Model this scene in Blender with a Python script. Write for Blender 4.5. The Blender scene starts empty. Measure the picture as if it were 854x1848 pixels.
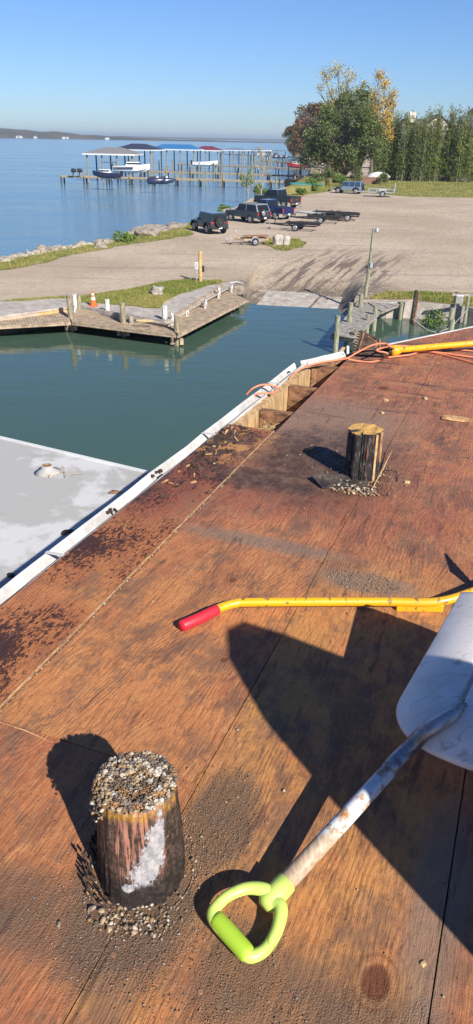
import bpy, bmesh, math, random
import numpy as np
from mathutils import Vector, Matrix, noise
random.seed(7); rng = np.random.default_rng(7)
R = math.radians
C = bpy.context.scene.collection
sc = bpy.context.scene
# ------------------------------------------------------------------ camera
CAMZ = 8.3; FPX = 1334.0; PITCH = R(26.8); ROLL = R(1.1)
FW = Vector((0, math.cos(PITCH), -math.sin(PITCH)))
_r = Vector((1, 0, 0)); _u = _r.cross(FW)
RT = _r*math.cos(ROLL) + _u*math.sin(ROLL); UP = -_r*math.sin(ROLL) + _u*math.cos(ROLL)
cd = bpy.data.cameras.new('camera'); cam = bpy.data.objects.new('camera', cd); C.objects.link(cam)
cd.sensor_fit = 'VERTICAL'; cd.sensor_height = 36; cd.lens = FPX/1848*36; cd.clip_start = .05; cd.clip_end = 40000
cam.matrix_world = Matrix(((RT.x, UP.x, -FW.x, 0), (RT.y, UP.y, -FW.y, 0), (RT.z, UP.z, -FW.z, CAMZ), (0, 0, 0, 1)))
sc.camera = cam
def at(px, py, z):
    """where the line of sight of a photo pixel meets the level z"""
    d = FW*FPX + RT*(px-427) - UP*(py-924)
    t = (z-CAMZ)/d.z
    return Vector((d.x*t, d.y*t, z))
# ------------------------------------------------------------------ light
SUN_EL = R(34.6); SUN_AZ = R(-31.8)      # azimuth towards which the light travels
S = Vector((math.sin(SUN_AZ)*math.cos(SUN_EL), math.cos(SUN_AZ)*math.cos(SUN_EL), -math.sin(SUN_EL)))
ld = bpy.data.lights.new('sun', 'SUN'); ld.energy = 5.0; ld.angle = R(.53); ld.color = (1, .95, .87)
lo = bpy.data.objects.new('sun', ld); C.objects.link(lo); lo.rotation_euler = S.to_track_quat('-Z', 'Y').to_euler()
w = bpy.data.worlds.new('World'); sc.world = w; w.use_nodes = True
nt = w.node_tree; bg = nt.nodes['Background']
sky = nt.nodes.new('ShaderNodeTexSky'); sky.sky_type = 'NISHITA'; sky.sun_disc = False
sky.sun_elevation = SUN_EL; sky.sun_rotation = math.atan2(-S.x, -S.y); sky.air_density = 1.0; sky.dust_density = .1; sky.ozone_density = 2.2
tn = nt.nodes.new('ShaderNodeMix'); tn.data_type = 'RGBA'; tn.blend_type = 'MULTIPLY'; tn.inputs[0].default_value = 1; tn.inputs[7].default_value = (.72, .98, 1.5, 1)
nt.links.new(sky.outputs[0], tn.inputs[6]); nt.links.new(tn.outputs[2], bg.inputs[0]); bg.inputs[1].default_value = .05
sc.view_settings.view_transform = 'Standard'; sc.view_settings.look = 'None'; sc.view_settings.gamma = 1; sc.view_settings.exposure = .68
# ------------------------------------------------------------------ node helper
class NT:
    def __init__(s, name):
        s.m = bpy.data.materials.new(name); s.m.use_nodes = True; s.t = s.m.node_tree; s.b = s.t.nodes['Principled BSDF']
        s.geo = s.t.nodes.new('ShaderNodeNewGeometry'); s.pos = s.geo.outputs['Position']
        s.tc = s.t.nodes.new('ShaderNodeTexCoord'); s.obj = s.tc.outputs['Object']
        s.rnd = s.t.nodes.new('ShaderNodeObjectInfo').outputs['Random']
    def set(s, sock, v):
        if hasattr(v, 'is_output'): s.t.links.new(v, sock)
        elif isinstance(v, (tuple, list)): sock.default_value = tuple(v) + ((1,) if len(v) == 3 and len(sock.default_value) == 4 else ())
        else: sock.default_value = v
    def noise(s, vec, scale, detail=3, rough=.55, dist=0):
        n = s.t.nodes.new('ShaderNodeTexNoise'); s.set(n.inputs['Vector'], vec); n.inputs['Scale'].default_value = scale
        n.inputs['Detail'].default_value = detail; n.inputs['Roughness'].default_value = rough; n.inputs['Distortion'].default_value = dist
        return n.outputs['Fac']
    def vor(s, vec, scale, feat='F1', out='Distance'):
        n = s.t.nodes.new('ShaderNodeTexVoronoi'); n.feature = feat; s.set(n.inputs['Vector'], vec); n.inputs['Scale'].default_value = scale
        return n.outputs[out]
    def wave(s, vec, scale, dist=0, detail=2, dscale=1, direction='X'):
        n = s.t.nodes.new('ShaderNodeTexWave'); n.bands_direction = direction; s.set(n.inputs['Vector'], vec); n.inputs['Scale'].default_value = scale
        n.inputs['Distortion'].default_value = dist; n.inputs['Detail'].default_value = detail; n.inputs['Detail Scale'].default_value = dscale
        return n.outputs['Fac']
    def map(s, vec, rot=0, scale=(1, 1, 1), loc=(0, 0, 0), rotv=None):
        n = s.t.nodes.new('ShaderNodeMapping'); s.set(n.inputs['Vector'], vec)
        n.inputs['Rotation'].default_value = rotv or (0, 0, rot); n.inputs['Scale'].default_value = scale; n.inputs['Location'].default_value = loc
        return n.outputs[0]
    def math(s, op, a, b=0.0, clamp=False):
        n = s.t.nodes.new('ShaderNodeMath'); n.operation = op; n.use_clamp = clamp; s.set(n.inputs[0], a); s.set(n.inputs[1], b); return n.outputs[0]
    def vm(s, op, a, b=(0, 0, 0)):
        n = s.t.nodes.new('ShaderNodeVectorMath'); n.operation = op; s.set(n.inputs[0], a); s.set(n.inputs[1], b)
        return n.outputs['Value'] if op in ('LENGTH', 'DISTANCE', 'DOT_PRODUCT') else n.outputs[0]
    def mr(s, v, a, b, c=0.0, d=1.0):
        n = s.t.nodes.new('ShaderNodeMapRange'); s.set(n.inputs[0], v)
        for i, x in enumerate((a, b, c, d)): n.inputs[i+1].default_value = x
        n.interpolation_type = 'SMOOTHSTEP' ; return n.outputs[0]
    def mix(s, f, a, b, mode='MIX'):
        n = s.t.nodes.new('ShaderNodeMix'); n.data_type = 'RGBA'; n.blend_type = mode
        s.set(n.inputs[0], f); s.set(n.inputs[6], a); s.set(n.inputs[7], b); return n.outputs[2]
    def sep(s, vec):
        n = s.t.nodes.new('ShaderNodeSeparateXYZ'); s.set(n.inputs[0], vec); return n.outputs
    def comb(s, x, y, z=0.0):
        n = s.t.nodes.new('ShaderNodeCombineXYZ'); s.set(n.inputs[0], x); s.set(n.inputs[1], y); s.set(n.inputs[2], z); return n.outputs[0]
    def bump(s, h, strength=.3, dist=.01, prev=None):
        n = s.t.nodes.new('ShaderNodeBump'); s.set(n.inputs['Height'], h); n.inputs['Strength'].default_value = strength; n.inputs['Distance'].default_value = dist
        if prev is not None: s.set(n.inputs['Normal'], prev)
        s.set(s.b.inputs['Normal'], n.outputs[0]); return n.outputs[0]
    def fin(s, col=None, rough=None, metal=None, spec=None):
        if col is not None: s.set(s.b.inputs['Base Color'], col)
        if rough is not None: s.set(s.b.inputs['Roughness'], rough)
        if metal is not None: s.set(s.b.inputs['Metallic'], metal)
        if spec is not None: s.set(s.b.inputs['Specular IOR Level'], spec)
        return s.m
def dk(c, k): return tuple(x*k for x in c)
def simple(name, c, rough=.7, var=.25, scale=8, metal=0, bump=.15, bd=.004, c2=None, stretch=(1, 1, 1), spec=.4):
    n = NT(name); v = n.map(n.obj, scale=stretch)
    a = n.noise(v, scale, 4); b = n.noise(v, scale*7, 3)
    f = n.math('ADD', n.math('MULTIPLY', a, .7), n.math('MULTIPLY', b, .3))
    col = n.mix(n.mr(f, .35, .65), dk(c, 1-var), c2 or dk(c, 1+var*.6))
    if bump: n.bump(b, bump, bd)
    return n.fin(col, rough, metal, spec)
# ------------------------------------------------------------------ mesh helper
ORG = {}
class MB:
    def __init__(s): s.v = []; s.f = []
    def add(s, vs, fs):
        o = len(s.v); s.v += [tuple(v) for v in vs]; s.f += [tuple(i+o for i in f) for f in fs]; return s
    def box(s, c, size, rz=0, M=None, taper=1.0):
        hx, hy, hz = (x/2 for x in size); vs = []
        for z in (-hz, hz):
            k = taper if z > 0 else 1
            for x, y in ((-hx, -hy), (hx, -hy), (hx, hy), (-hx, hy)): vs.append(Vector((x*k, y*k, z)))
        m = M if M is not None else Matrix.Rotation(rz, 3, 'Z')
        c = Vector(c); vs = [c + m @ v for v in vs]
        return s.add(vs, [(3, 2, 1, 0), (4, 5, 6, 7), (0, 1, 5, 4), (1, 2, 6, 5), (2, 3, 7, 6), (3, 0, 4, 7)])
    def shift(s, v):
        s.v = [(a[0]+v[0], a[1]+v[1], a[2]+v[2]) for a in s.v]; return s
    def bar(s, a, b, w, h, up=(0, 0, 1)):
        a = Vector(a); b = Vector(b); d = (b-a); L = d.length; d.normalize(); x = d.cross(Vector(up))
        if x.length < 1e-4: x = Vector((1, 0, 0))
        x.normalize(); z = x.cross(d)
        M = Matrix((x, d, z)).transposed()
        return s.box((a+b)/2, (w, L, h), M=M)
    def tube(s, pts, r, n=10, cap=True):
        pts = [Vector(p) for p in pts]; rs = r if isinstance(r, (list, tuple)) else [r]*len(pts)
        o = len(s.v); x = None
        for i, p in enumerate(pts):
            d = (pts[min(i+1, len(pts)-1)] - pts[max(i-1, 0)]).normalized()
            if x is None: x = d.cross(Vector((0, 0, 1)) if abs(d.z) < .9 else Vector((1, 0, 0)))
            x = (x - d*x.dot(d)).normalized(); y = d.cross(x)
            for k in range(n):
                a = 2*math.pi*k/n; s.v.append(tuple(p + (x*math.cos(a) + y*math.sin(a))*rs[i]))
        for i in range(len(pts)-1):
            for k in range(n):
                a = o+i*n+k; b = o+i*n+(k+1) % n; s.f.append((a, b, b+n, a+n))
        if cap:
            s.f.append(tuple(o+k for k in range(n))[::-1]); e = o+(len(pts)-1)*n; s.f.append(tuple(e+k for k in range(n)))
        return s
    def prism(s, poly, z0, z1):
        n = len(poly); vs = [(p[0], p[1], z0) for p in poly] + [(p[0], p[1], z1) for p in poly]
        return s.add(vs, [tuple(range(n))[::-1], tuple(range(n, 2*n))] + [(i, (i+1) % n, (i+1) % n+n, i+n) for i in range(n)])
    def side(s, poly, y0, y1, tp=None):
        """profile in x,z extruded along y"""
        n = len(poly); vs = [(p[0], y0, p[1]) for p in poly] + [(p[0], y1, p[1]) for p in poly]
        return s.add(vs, [tuple(range(n)), tuple(range(n, 2*n))[::-1]] + [(i+n, (i+1) % n+n, (i+1) % n, i) for i in range(n)])
    def rock(s, c, size, seed=0, sub=2, rough=.35, rz=0):
        bm = bmesh.new(); bmesh.ops.create_icosphere(bm, subdivisions=sub, radius=1); M = Matrix.Rotation(rz, 3, 'Z')
        vs = []
        for v in bm.verts:
            p = v.co.copy(); q = Vector((max(-.75, min(.75, p.x)), max(-.75, min(.75, p.y)), max(-.7, min(.7, p.z))))/.75
            q *= 1 + rough*(noise.noise(p*1.3 + Vector((seed*3.7, seed, 0)))) + rough*.4*noise.noise(p*3.5 + Vector((seed, 0, seed)))
            vs.append(Vector(c) + M @ Vector((q.x*size[0], q.y*size[1], q.z*size[2])))
        fs = [tuple(v.index for v in f.verts) for f in bm.faces]; bm.free(); return s.add(vs, fs)
    def build(s, name, mat, parent=None, smooth=False, kind=None, bevel=0, label=None):
        me = bpy.data.meshes.new(name); off = ORG.get(parent.name, Vector()) if parent else Vector()
        me.from_pydata([(v[0]-off.x, v[1]-off.y, v[2]-off.z) for v in s.v], [], s.f); me.materials.append(mat)
        if smooth: me.shade_smooth() if hasattr(me, 'shade_smooth') else None
        o = bpy.data.objects.new(name, me); C.objects.link(o)
        if parent: o.parent = parent; ORG[o.name] = off
        if kind: o['kind'] = kind
        if label: o['label'] = label
        if bevel:
            b = o.modifiers.new('bevel', 'BEVEL'); b.width = bevel; b.segments = 2; b.limit_method = 'ANGLE'
        return o
def thing(name, label, cat, loc=(0, 0, 0), group=None):
    o = bpy.data.objects.new(name, None); C.objects.link(o); o.location = loc; o['label'] = label; o['category'] = cat
    if group: o['group'] = group
    ORG[o.name] = Vector(loc); return o
def tag(o, label, cat, group=None):
    o['label'] = label; o['category'] = cat
    if group: o['group'] = group
    return o
def struct(o): o['kind'] = 'structure'; return o
def copy_tree(o, parent=None):
    c = o.copy(); C.objects.link(c); c.parent = parent
    for ch in o.children: copy_tree(ch, c)
    return c
def dup(o, loc, rz=0, label=None, sc_=None):
    c = copy_tree(o); c.location = loc; c.rotation_euler = (0, 0, rz)
    if label: c['label'] = label
    if sc_: c.scale = sc_
    return c
def npmesh(name, V, F, mat, parent=None, kind=None):
    """V (n,3) F (m,k) arrays"""
    off = ORG.get(parent.name, Vector()) if parent else Vector()
    V = np.asarray(V, dtype=np.float32) - np.array(off, dtype=np.float32); F = np.asarray(F, dtype=np.int32); k = F.shape[1]
    me = bpy.data.meshes.new(name); me.vertices.add(len(V)); me.vertices.foreach_set('co', V.ravel())
    me.loops.add(F.size); me.loops.foreach_set('vertex_index', F.ravel()); me.polygons.add(len(F))
    me.polygons.foreach_set('loop_start', np.arange(0, F.size, k, dtype=np.int32)); me.update(calc_edges=True); me.validate()
    me.materials.append(mat); o = bpy.data.objects.new(name, me); C.objects.link(o)
    if parent: o.parent = parent; ORG[o.name] = off
    if kind: o['kind'] = kind
    return o
def inpoly(P, poly):
    x, y = P[:, 0], P[:, 1]; r = np.zeros(len(P), bool); n = len(poly)
    for i in range(n):
        x0, y0 = poly[i][:2]; x1, y1 = poly[(i+1) % n][:2]
        if y0 == y1: continue
        c = ((y0 > y) != (y1 > y)) & (x < (x1-x0)*(y-y0)/(y1-y0)+x0); r ^= c
    return r
def clip(poly, p, n):
    """keep the side of the line through p where (q-p).n <= 0"""
    out = []; N = len(poly)
    for i in range(N):
        a = Vector(poly[i][:2]); b = Vector(poly[(i+1) % N][:2]); da = (a-p).dot(n); db = (b-p).dot(n)
        if da <= 0: out.append(a)
        if (da < 0 < db) or (db < 0 < da): out.append(a + (b-a)*(da/(da-db)))
    return out
def pebbles(name, P, sizes, mat, parent=None, flat=.7):
    """many small faceted stones joined in one mesh; P centres"""
    bv = np.array([(1, 0, 0), (-.9, .1, 0), (0, 1, .1), (.1, -1, 0), (0, 0, 1), (.6, .6, .55), (-.6, .5, .6), (-.55, -.6, .5), (.6, -.55, .6), (0, 0, -.8)], float)
    bf = np.array([(4, 5, 6), (4, 6, 7), (4, 7, 8), (4, 8, 5), (5, 0, 2), (5, 2, 6), (6, 2, 1), (6, 1, 7), (7, 1, 3), (7, 3, 8), (8, 3, 0), (8, 0, 5), (0, 9, 2), (2, 9, 1), (1, 9, 3), (3, 9, 0)])
    n = len(P); a = rng.uniform(0, 6.28, n); s = np.stack([sizes*rng.uniform(.7, 1.3, n), sizes*rng.uniform(.7, 1.1, n), sizes*flat*rng.uniform(.7, 1.2, n)], 1)
    V = bv[None]*s[:, None]*(1+rng.uniform(-.16, .16, (n, 10, 1))); ca, sa = np.cos(a)[:, None], np.sin(a)[:, None]
    X = V[..., 0]*ca - V[..., 1]*sa; Y = V[..., 0]*sa + V[..., 1]*ca
    tl = rng.uniform(-.6, .6, n)[:, None]; Z = V[..., 2]*np.cos(tl) + X*np.sin(tl); X = X*np.cos(tl) - V[..., 2]*np.sin(tl)
    V = np.stack([X, Y, Z], 2) + P[:, None]
    F = bf[None] + (np.arange(n)*10)[:, None, None]
    return npmesh(name, V.reshape(-1, 3), F.reshape(-1, 3), mat, parent, 'stuff')
# ------------------------------------------------------------------ materials
ZR = CAMZ - 1.42                       # roof deck level
UA = R(20.8); U2 = Vector((math.sin(UA), math.cos(UA))); V2 = Vector((math.cos(UA), -math.sin(UA)))
def uv(p): return (p[0]*U2.x+p[1]*U2.y, p[0]*V2.x+p[1]*V2.y)
def UVp(u, v): return Vector((U2.x*u+V2.x*v, U2.y*u+V2.y*v))
def rp(px, py, h=0.0): return at(px, py, ZR+h)
def plywood():
    n = NT('aged_plywood'); P = n.pos
    xu = n.vm('DOT_PRODUCT', P, (U2.x, U2.y, 0)); xv = n.vm('DOT_PRODUCT', P, (V2.x, V2.y, 0))
    q = n.comb(xu, xv, n.math('MULTIPLY', n.rnd, 13.0)); q0 = n.comb(xu, xv, 0)
    big = n.noise(q, 2.2, 4, .6); mid = n.noise(q, 9, 5, .65); fine = n.noise(n.map(q, scale=(14, 150, 3)), 1, 4, .7)
    strk = n.noise(n.map(q, scale=(3.5, 26, 2)), 1, 5, .7, .6)
    wig = n.noise(n.map(q, scale=(1.2, 3.2, 1)), 1, 2, .5)
    ph = n.math('ADD', n.math('MULTIPLY', xv, 44.0), n.math('MULTIPLY', wig, 30.0))
    ph = n.math('ADD', ph, n.math('MULTIPLY', n.noise(q, 14, 2), 1.2))
    ring = n.math('SINE', n.math('MULTIPLY', ph, 6.283)); ring = n.mr(ring, -.6, 1)
    # knots
    kn = None
    for (x, y, r) in ((677, 1772, .026), (421, 1046, .013), (404, 1190, .009), (690, 700, .03)):
        u, v = uv(rp(x, y)); d = n.vm('LENGTH', n.vm('MULTIPLY', n.vm('SUBTRACT', n.vm('ADD', q0, n.vm('MULTIPLY', n.comb(mid, mid, 0), (.02, .02, 0))), (u+.01, v+.01, 0)), (.75/r, 1/r, 0)))
        k = n.mr(d, 1.25, .75); kr = n.math('MULTIPLY', n.mr(n.math('SINE', n.math('MULTIPLY', d, 9.0)), -.2, 1), n.mr(d, 3.2, 1.1))
        kn = (k, kr) if kn is None else (n.math('MAXIMUM', kn[0], k), n.math('MAXIMUM', kn[1], kr))
    # per-sheet tone
    sheet = n.mix(n.rnd, (.41, .145, .058), (.48, .195, .068))
    u0, v0 = uv(rp(700, 1500))
    yel = n.math('MULTIPLY', n.mr(xv, VB-.003, VB+.003), n.mr(xv, VB+.60, VB+.64, 1, 0)); yel = n.math('MULTIPLY', yel, n.mr(xu, uv(rp(580, 1005))[0]-.01, uv(rp(580, 1005))[0]+.03, 1, 0))
    col = n.mix(n.math('MULTIPLY', yel, n.mr(big, .3, .6)), sheet, (.52, .25, .07))
    col = n.mix(n.math('MULTIPLY', n.mr(big, .45, .62), .55), col, (.30, .10, .05))
    col = n.mix(n.math('MULTIPLY', n.mr(mid, .52, .7), .45), col, (.5, .24, .09))
    far = n.mr(xu, 1.9, 3.2)
    col = n.mix(n.math('MULTIPLY', far, n.mr(mid, .2, .75)), col, (.31, .118, .078))
    col = n.mix(n.math('MULTIPLY', n.math('MULTIPLY', ring, n.mr(mid, .38, .62, .05, 1)), .17), col, n.mix(.75, col, (.10, .035, .02)))
    col = n.mix(n.mr(fine, .5, .75, 0, .6), col, (.10, .045, .03))
    col = n.mix(n.mr(n.noise(n.map(q, scale=(5, 34, 1)), 1, 4, .7, .3), .54, .68, 0, .5), col, (.56, .27, .10))
    mic = n.noise(n.map(q0, scale=(34, 60, 1)), 1, 6, .85); col = n.mix(n.mr(mic, .5, .66, 0, .48), col, (.085, .038, .026)); mic2 = n.noise(n.map(q, scale=(40, 90, 1), loc=(3, 3, 3)), 1, 5, .8); col = n.mix(n.mr(mic2, .56, .68, 0, .5), col, (.62, .33, .15))
    # greyish dirt rubbed into the wood
    dirt = n.noise(n.map(q0, scale=(1, 1.6, 1)), 3.3, 6, .72); dirt2 = n.noise(q0, 13, 5, .7)
    def blob(px, py, ru, rv, hard=.45, amp=.35):
        u, v = uv(rp(px, py))
        d = n.vm('LENGTH', n.vm('MULTIPLY', n.vm('SUBTRACT', q0, (u, v, 0)), (1/ru, 1/rv, 0)))
        d = n.math('ADD', d, n.math('MULTIPLY', n.math('SUBTRACT', dirt, .5), amp*5)); d = n.math('ADD', d, n.math('MULTIPLY', n.math('SUBTRACT', dirt2, .5), amp*2))
        return n.mr(d, 1+hard*.5, 1-hard)
    grey = n.mr(n.math('ADD', n.math('MULTIPLY', dirt, .6), n.math('MULTIPLY', dirt2, .4)), .47, .59)
    col = n.mix(n.math('MULTIPLY', grey, .68), col, (.155, .09, .058))
    st_ = n.noise(n.map(q0, scale=(1.1, 2.4, 1), loc=(7, 2, 0)), 1.7, 6, .78, .3); col = n.mix(n.mr(st_, .51, .6, 0, .5), col, (.125, .058, .04))
    sand = blob(235, 1650, .19, .16); sand = n.math('MAXIMUM', sand, n.math('MULTIPLY', blob(395, 1490, .16, .09), .85)); sand = n.math('MAXIMUM', sand, n.math('MULTIPLY', blob(430, 1760, .13, .1), .8))
    sand = n.math('MAXIMUM', sand, n.math('MULTIPLY', blob(60, 1650, .1, .2), .7)); sand = n.math('MAXIMUM', sand, n.math('MULTIPLY', blob(600, 1840, .1, .3, .5, .5), .7))
    col = n.mix(n.math('MULTIPLY', sand, .9), col, n.mix(dirt2, (.085, .055, .036), (.19, .125, .08)))
    dust = n.math('MAXIMUM', blob(650, 1050, .08, .2, .6), n.math('MAXIMUM', blob(600, 762, .5, .5, .6), blob(290, 835, .25, .2, .6)))
    dust = n.math('MAXIMUM', dust, blob(790, 1640, .3, .07, .5)); dust = n.math('MAXIMUM', dust, blob(480, 980, .06, .4, .6))
    col = n.mix(n.math('MULTIPLY', dust, .75), col, (.21, .145, .105))
    # char and tar
    strip = n.mr(xv, VA-.03, VA-.0, 1, 0)
    blot = n.noise(n.map(q0, scale=(36, 75, 1)), 1, 5, .8, .3); zone = n.noise(q0, 2.6, 3)
    ch = n.mr(n.math('ADD', blot, n.math('MULTIPLY', n.math('SUBTRACT', zone, .5), .8)), .53, .59)
    outer = n.mix(n.math('MULTIPLY', strip, n.mr(zone, .35, .6)), col, n.mix(mid, (.26, .08, .035), (.46, .18, .06))); col = outer
    red = n.math('MAXIMUM', blob(300, 865, .5, .3, .6), n.math('MULTIPLY', blob(560, 900, .25, .7, .6), .5))
    col = n.mix(n.math('MULTIPLY', red, .75), col, (.17, .045, .035))
    col = n.mix(n.math('MULTIPLY', n.math('MULTIPLY', ch, strip), .93), col, (.028, .013, .014))
    ch2 = n.mr(strk, .56, .68); col = n.mix(n.math('MULTIPLY', ch2, .6), col, (.055, .03, .027))
    spk = n.mr(n.noise(n.map(q, scale=(60, 110, 10)), 1, 4, .75), n.math('MULTIPLY', 0, 0) if False else .62, .69); col = n.mix(n.math('MULTIPLY', spk, .8), col, (.04, .022, .018))
    tar = n.math('MAXIMUM', blob(500, 868, .16, .4, .5), n.math('MAXIMUM', blob(585, 835, .5, .42, .5), blob(390, 800, .28, .25, .7, .5)))
    tar = n.math('MAXIMUM', tar, n.math('MULTIPLY', blob(250, 880, .2, .12, .8, .5), .8))
    col = n.mix(n.math('MULTIPLY', tar, .85), col, n.mix(n.mr(dirt2, .4, .65), (.03, .022, .02), (.12, .075, .05)))
    orange = n.math('MULTIPLY', blob(395, 790, .3, .3, .5, .5), n.mr(mid, .5, .6)); col = n.mix(orange, col, (.4, .19, .07))
    # far cross streaks
    cs = n.noise(n.map(q0, scale=(9, 1.1, 1)), 1, 5, .75, .8); col = n.mix(n.math('MULTIPLY', n.math('MULTIPLY', n.mr(cs, .55, .66), n.mr(xu, 2.2, 4.4)), .75), col, (.06, .03, .035))
    cs2 = n.noise(n.map(q0, scale=(13, 2.0, 1), loc=(3, 0, 0)), 1, 5, .8, .8); col = n.mix(n.math('MULTIPLY', n.math('MULTIPLY', n.mr(cs2, .55, .64), n.mr(xu, 3.6, 5.0)), .7), col, (.38, .19, .09))
    col = n.mix(n.math('MULTIPLY', kn[1], .6), col, (.16, .06, .025)); col = n.mix(kn[0], col, n.mix(mid, (.09, .03, .018), (.2, .075, .03)))
    h = n.math('ADD', n.math('MULTIPLY', ring, -.14), n.math('ADD', n.math('MULTIPLY', fine, -1.0), n.math('MULTIPLY', dirt2, .9)))
    h = n.math('ADD', h, n.math('MULTIPLY', kn[0], -.6)); h = n.math('ADD', h, n.math('MULTIPLY', n.noise(q0, 260, 2), n.math('ADD', .15, n.math('MULTIPLY', sand, 1.6))))
    n.bump(h, .8, .0045)
    return n.fin(col, n.mr(mid, .3, .7, .62, .85), None, .3)
VA = uv(rp(250, 1027))[1]; VB = uv(rp(470, 1213))[1]
VA = sum(uv(rp(x, y))[1] for x, y in ((10, 1265), (250, 1027), (400, 880), (495, 785)))/4
VB = sum(uv(rp(x, y))[1] for x, y in ((345, 1440), (470, 1213), (560, 1046)))/3
M = {}
M['ply'] = plywood()
M['lumber'] = simple('old_lumber', (.44, .26, .12), .75, .35, 6, c2=(.6, .4, .2), stretch=(6, 6, 1), bump=.3)
M['joist'] = simple('weathered_joist', (.17, .085, .045), .8, .5, 7, c2=(.34, .17, .085), stretch=(1, 5, 5), bump=.4)
M['dark'] = simple('dark_underlay', (.02, .014, .012), .95, .3, 8)
M['straw'] = simple('dry_straw', (.55, .4, .2), .8, .3, 20)
M['splinter'] = simple('pale_splinter_wood', (.5, .25, .1), .8, .4, 30, c2=(.62, .38, .18))
M['char'] = simple('charred_flakes', (.035, .025, .022), .8, .6, 20, c2=(.1, .06, .04))
M['tarpaper'] = simple('tar_paper', (.04, .03, .028), .7, .4, 9, c2=(.1, .075, .06), bump=.6, bd=.006)
M['concrete'] = simple('concrete', (.36, .31, .26), .9, .2, 3, c2=(.47, .42, .36), bump=.3)
M['greywood'] = simple('weathered_grey_wood', (.26, .22, .18), .85, .3, 4, c2=(.4, .36, .31), stretch=(1, 1, 4), bump=.4)
M['tanwood'] = simple('weathered_tan_wood', (.33, .24, .155), .85, .25, 3, c2=(.46, .35, .24), bump=.4)
M['pile'] = simple('treated_pile_wood', (.21, .17, .105), .85, .35, 5, c2=(.34, .29, .18), stretch=(4, 4, .6), bump=.5)
M['pilegreen'] = simple('greenish_pile_wood', (.2, .2, .12), .85, .35, 5, c2=(.36, .35, .24), stretch=(4, 4, .6), bump=.5)
M['newwood'] = simple('fresh_yellow_wood', (.5, .3, .11), .8, .25, 5, c2=(.6, .4, .17))
M['darkpile'] = simple('wet_pile_and_shade', (.035, .03, .025), .6, .4, 5, c2=(.08, .07, .05))  # also paints the under-deck shade on the bulkhead planks
M['rust'] = simple('rusty_steel', (.2, .09, .05), .85, .4, 9, c2=(.33, .18, .1))
M['galv'] = simple('galvanised_steel', (.5, .52, .54), .4, .15, 6, metal=.6)
M['white'] = simple('white_paint', (.6, .6, .58), .5, .08, 5)
M['black'] = simple('black_plastic', (.018, .018, .02), .5, .3, 6)
M['rubber'] = simple('tyre_rubber', (.022, .022, .023), .85, .3, 20)
M['stone'] = simple('shore_stone', (.26, .215, .16), .9, .3, 2.2, c2=(.42, .36, .28), bump=.8, bd=.04)
def chippedwhite():
    n = NT('chipped_white_paint'); a = n.noise(n.map(n.obj, scale=(1, 1, .35)), 16, 4, .7)
    return n.fin(n.mix(n.mr(a, .50, .56), (.66, .65, .62), (.2, .16, .12)), .7)
M['chip'] = chippedwhite()
def pebblemat(name, cols, sc_=70):
    n = NT(name); c = n.t.nodes.new('ShaderNodeValToRGB'); c.color_ramp.interpolation = 'CONSTANT'
    v = n.vor(n.pos, sc_, out='Color'); n.set(c.inputs[0], n.math('FRACT', n.math('MULTIPLY', n.sep(v)[0], 7.0)))
    while len(c.color_ramp.elements) < len(cols): c.color_ramp.elements.new(.5)
    for i, (e, k) in enumerate(zip(c.color_ramp.elements, cols)): e.position = i/len(cols); e.color = (*k, 1)
    f = n.noise(n.pos, 300, 2); return n.fin(n.mix(n.mr(f, .4, .7, 0, .35), c.outputs[0], (.1, .07, .05)), .75)
PC_ = [(.42, .3, .17), (.2, .14, .09), (.55, .46, .34), (.33, .21, .1), (.12, .085, .06), (.48, .36, .22), (.26, .2, .15), (.6, .54, .46), (.38, .2, .08), (.17, .13, .1)]
PC = [dk(c, .78) for c in PC_]
M['pebble'] = pebblemat('pebbles', PC); M['grit'] = pebblemat('grit', [dk(c, .8) for c in PC], 200)
def paint(name, c, rough=.3, metal=0, coat=.5, scr=.0, scrc=(.3, .28, .25), ss=30):
    n = NT(name); d = n.noise(n.obj, 5, 4); s2 = n.noise(n.map(n.obj, scale=(1, .3, 1)), ss, 4, .7)
    col = n.mix(n.mr(d, .4, .8, 0, .25), c, dk(c, .55))
    if scr: col = n.mix(n.mr(s2, .62-scr*.1, .68-scr*.1), col, scrc)
    n.b.inputs['Coat Weight'].default_value = coat; n.b.inputs['Coat Roughness'].default_value = .15
    return n.fin(col, n.mr(d, .3, .8, rough, rough+.25), metal)
M['yellow'] = paint('yellow_enamel', (.8, .365, .006), .32, 0, .3, .55, (.2, .12, .04), 45)
M['redgrip'] = paint('red_rubber_grip', (.62, .015, .03), .45, 0, .1)
M['lime'] = paint('lime_plastic', (.52, .66, .13), .42, 0, .15, .35, (.33, .42, .08), 25)
M['limegrip'] = paint('lime_rubber_grip', (.33, .5, .03), .5, 0, 0, .5, (.2, .27, .03), 22)
def alu():
    n = NT('scuffed_aluminium'); a = n.noise(n.map(n.obj, scale=(1, 1, 1)), 6, 6, .7); b = n.noise(n.map(n.obj, rot=.6, scale=(2, 30, 2)), 8, 4, .7)
    col = n.mix(n.mr(a, .35, .7), (.80, .74, .68), (.62, .57, .52)); col = n.mix(n.mr(b, .6, .7, 0, .7), col, (.16, .13, .11)); d_ = n.noise(n.obj, 14, 5, .75); col = n.mix(n.mr(d_, .56, .68, 0, .6), col, (.3, .26, .22)); e_ = n.noise(n.map(n.obj, rot=-.5, scale=(3, 50, 3)), 3, 3, .6); col = n.mix(n.mr(e_, .66, .7, 0, .6), col, (.2, .17, .15))
    n.bump(b, .12, .001); return n.fin(col, n.mr(a, .3, .7, .42, .62), .2)
M['alu'] = alu()
M['socket'] = simple('worn_steel_socket', (.2, .2, .21), .42, .4, 10, metal=.7, c2=(.42, .42, .43))
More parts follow.
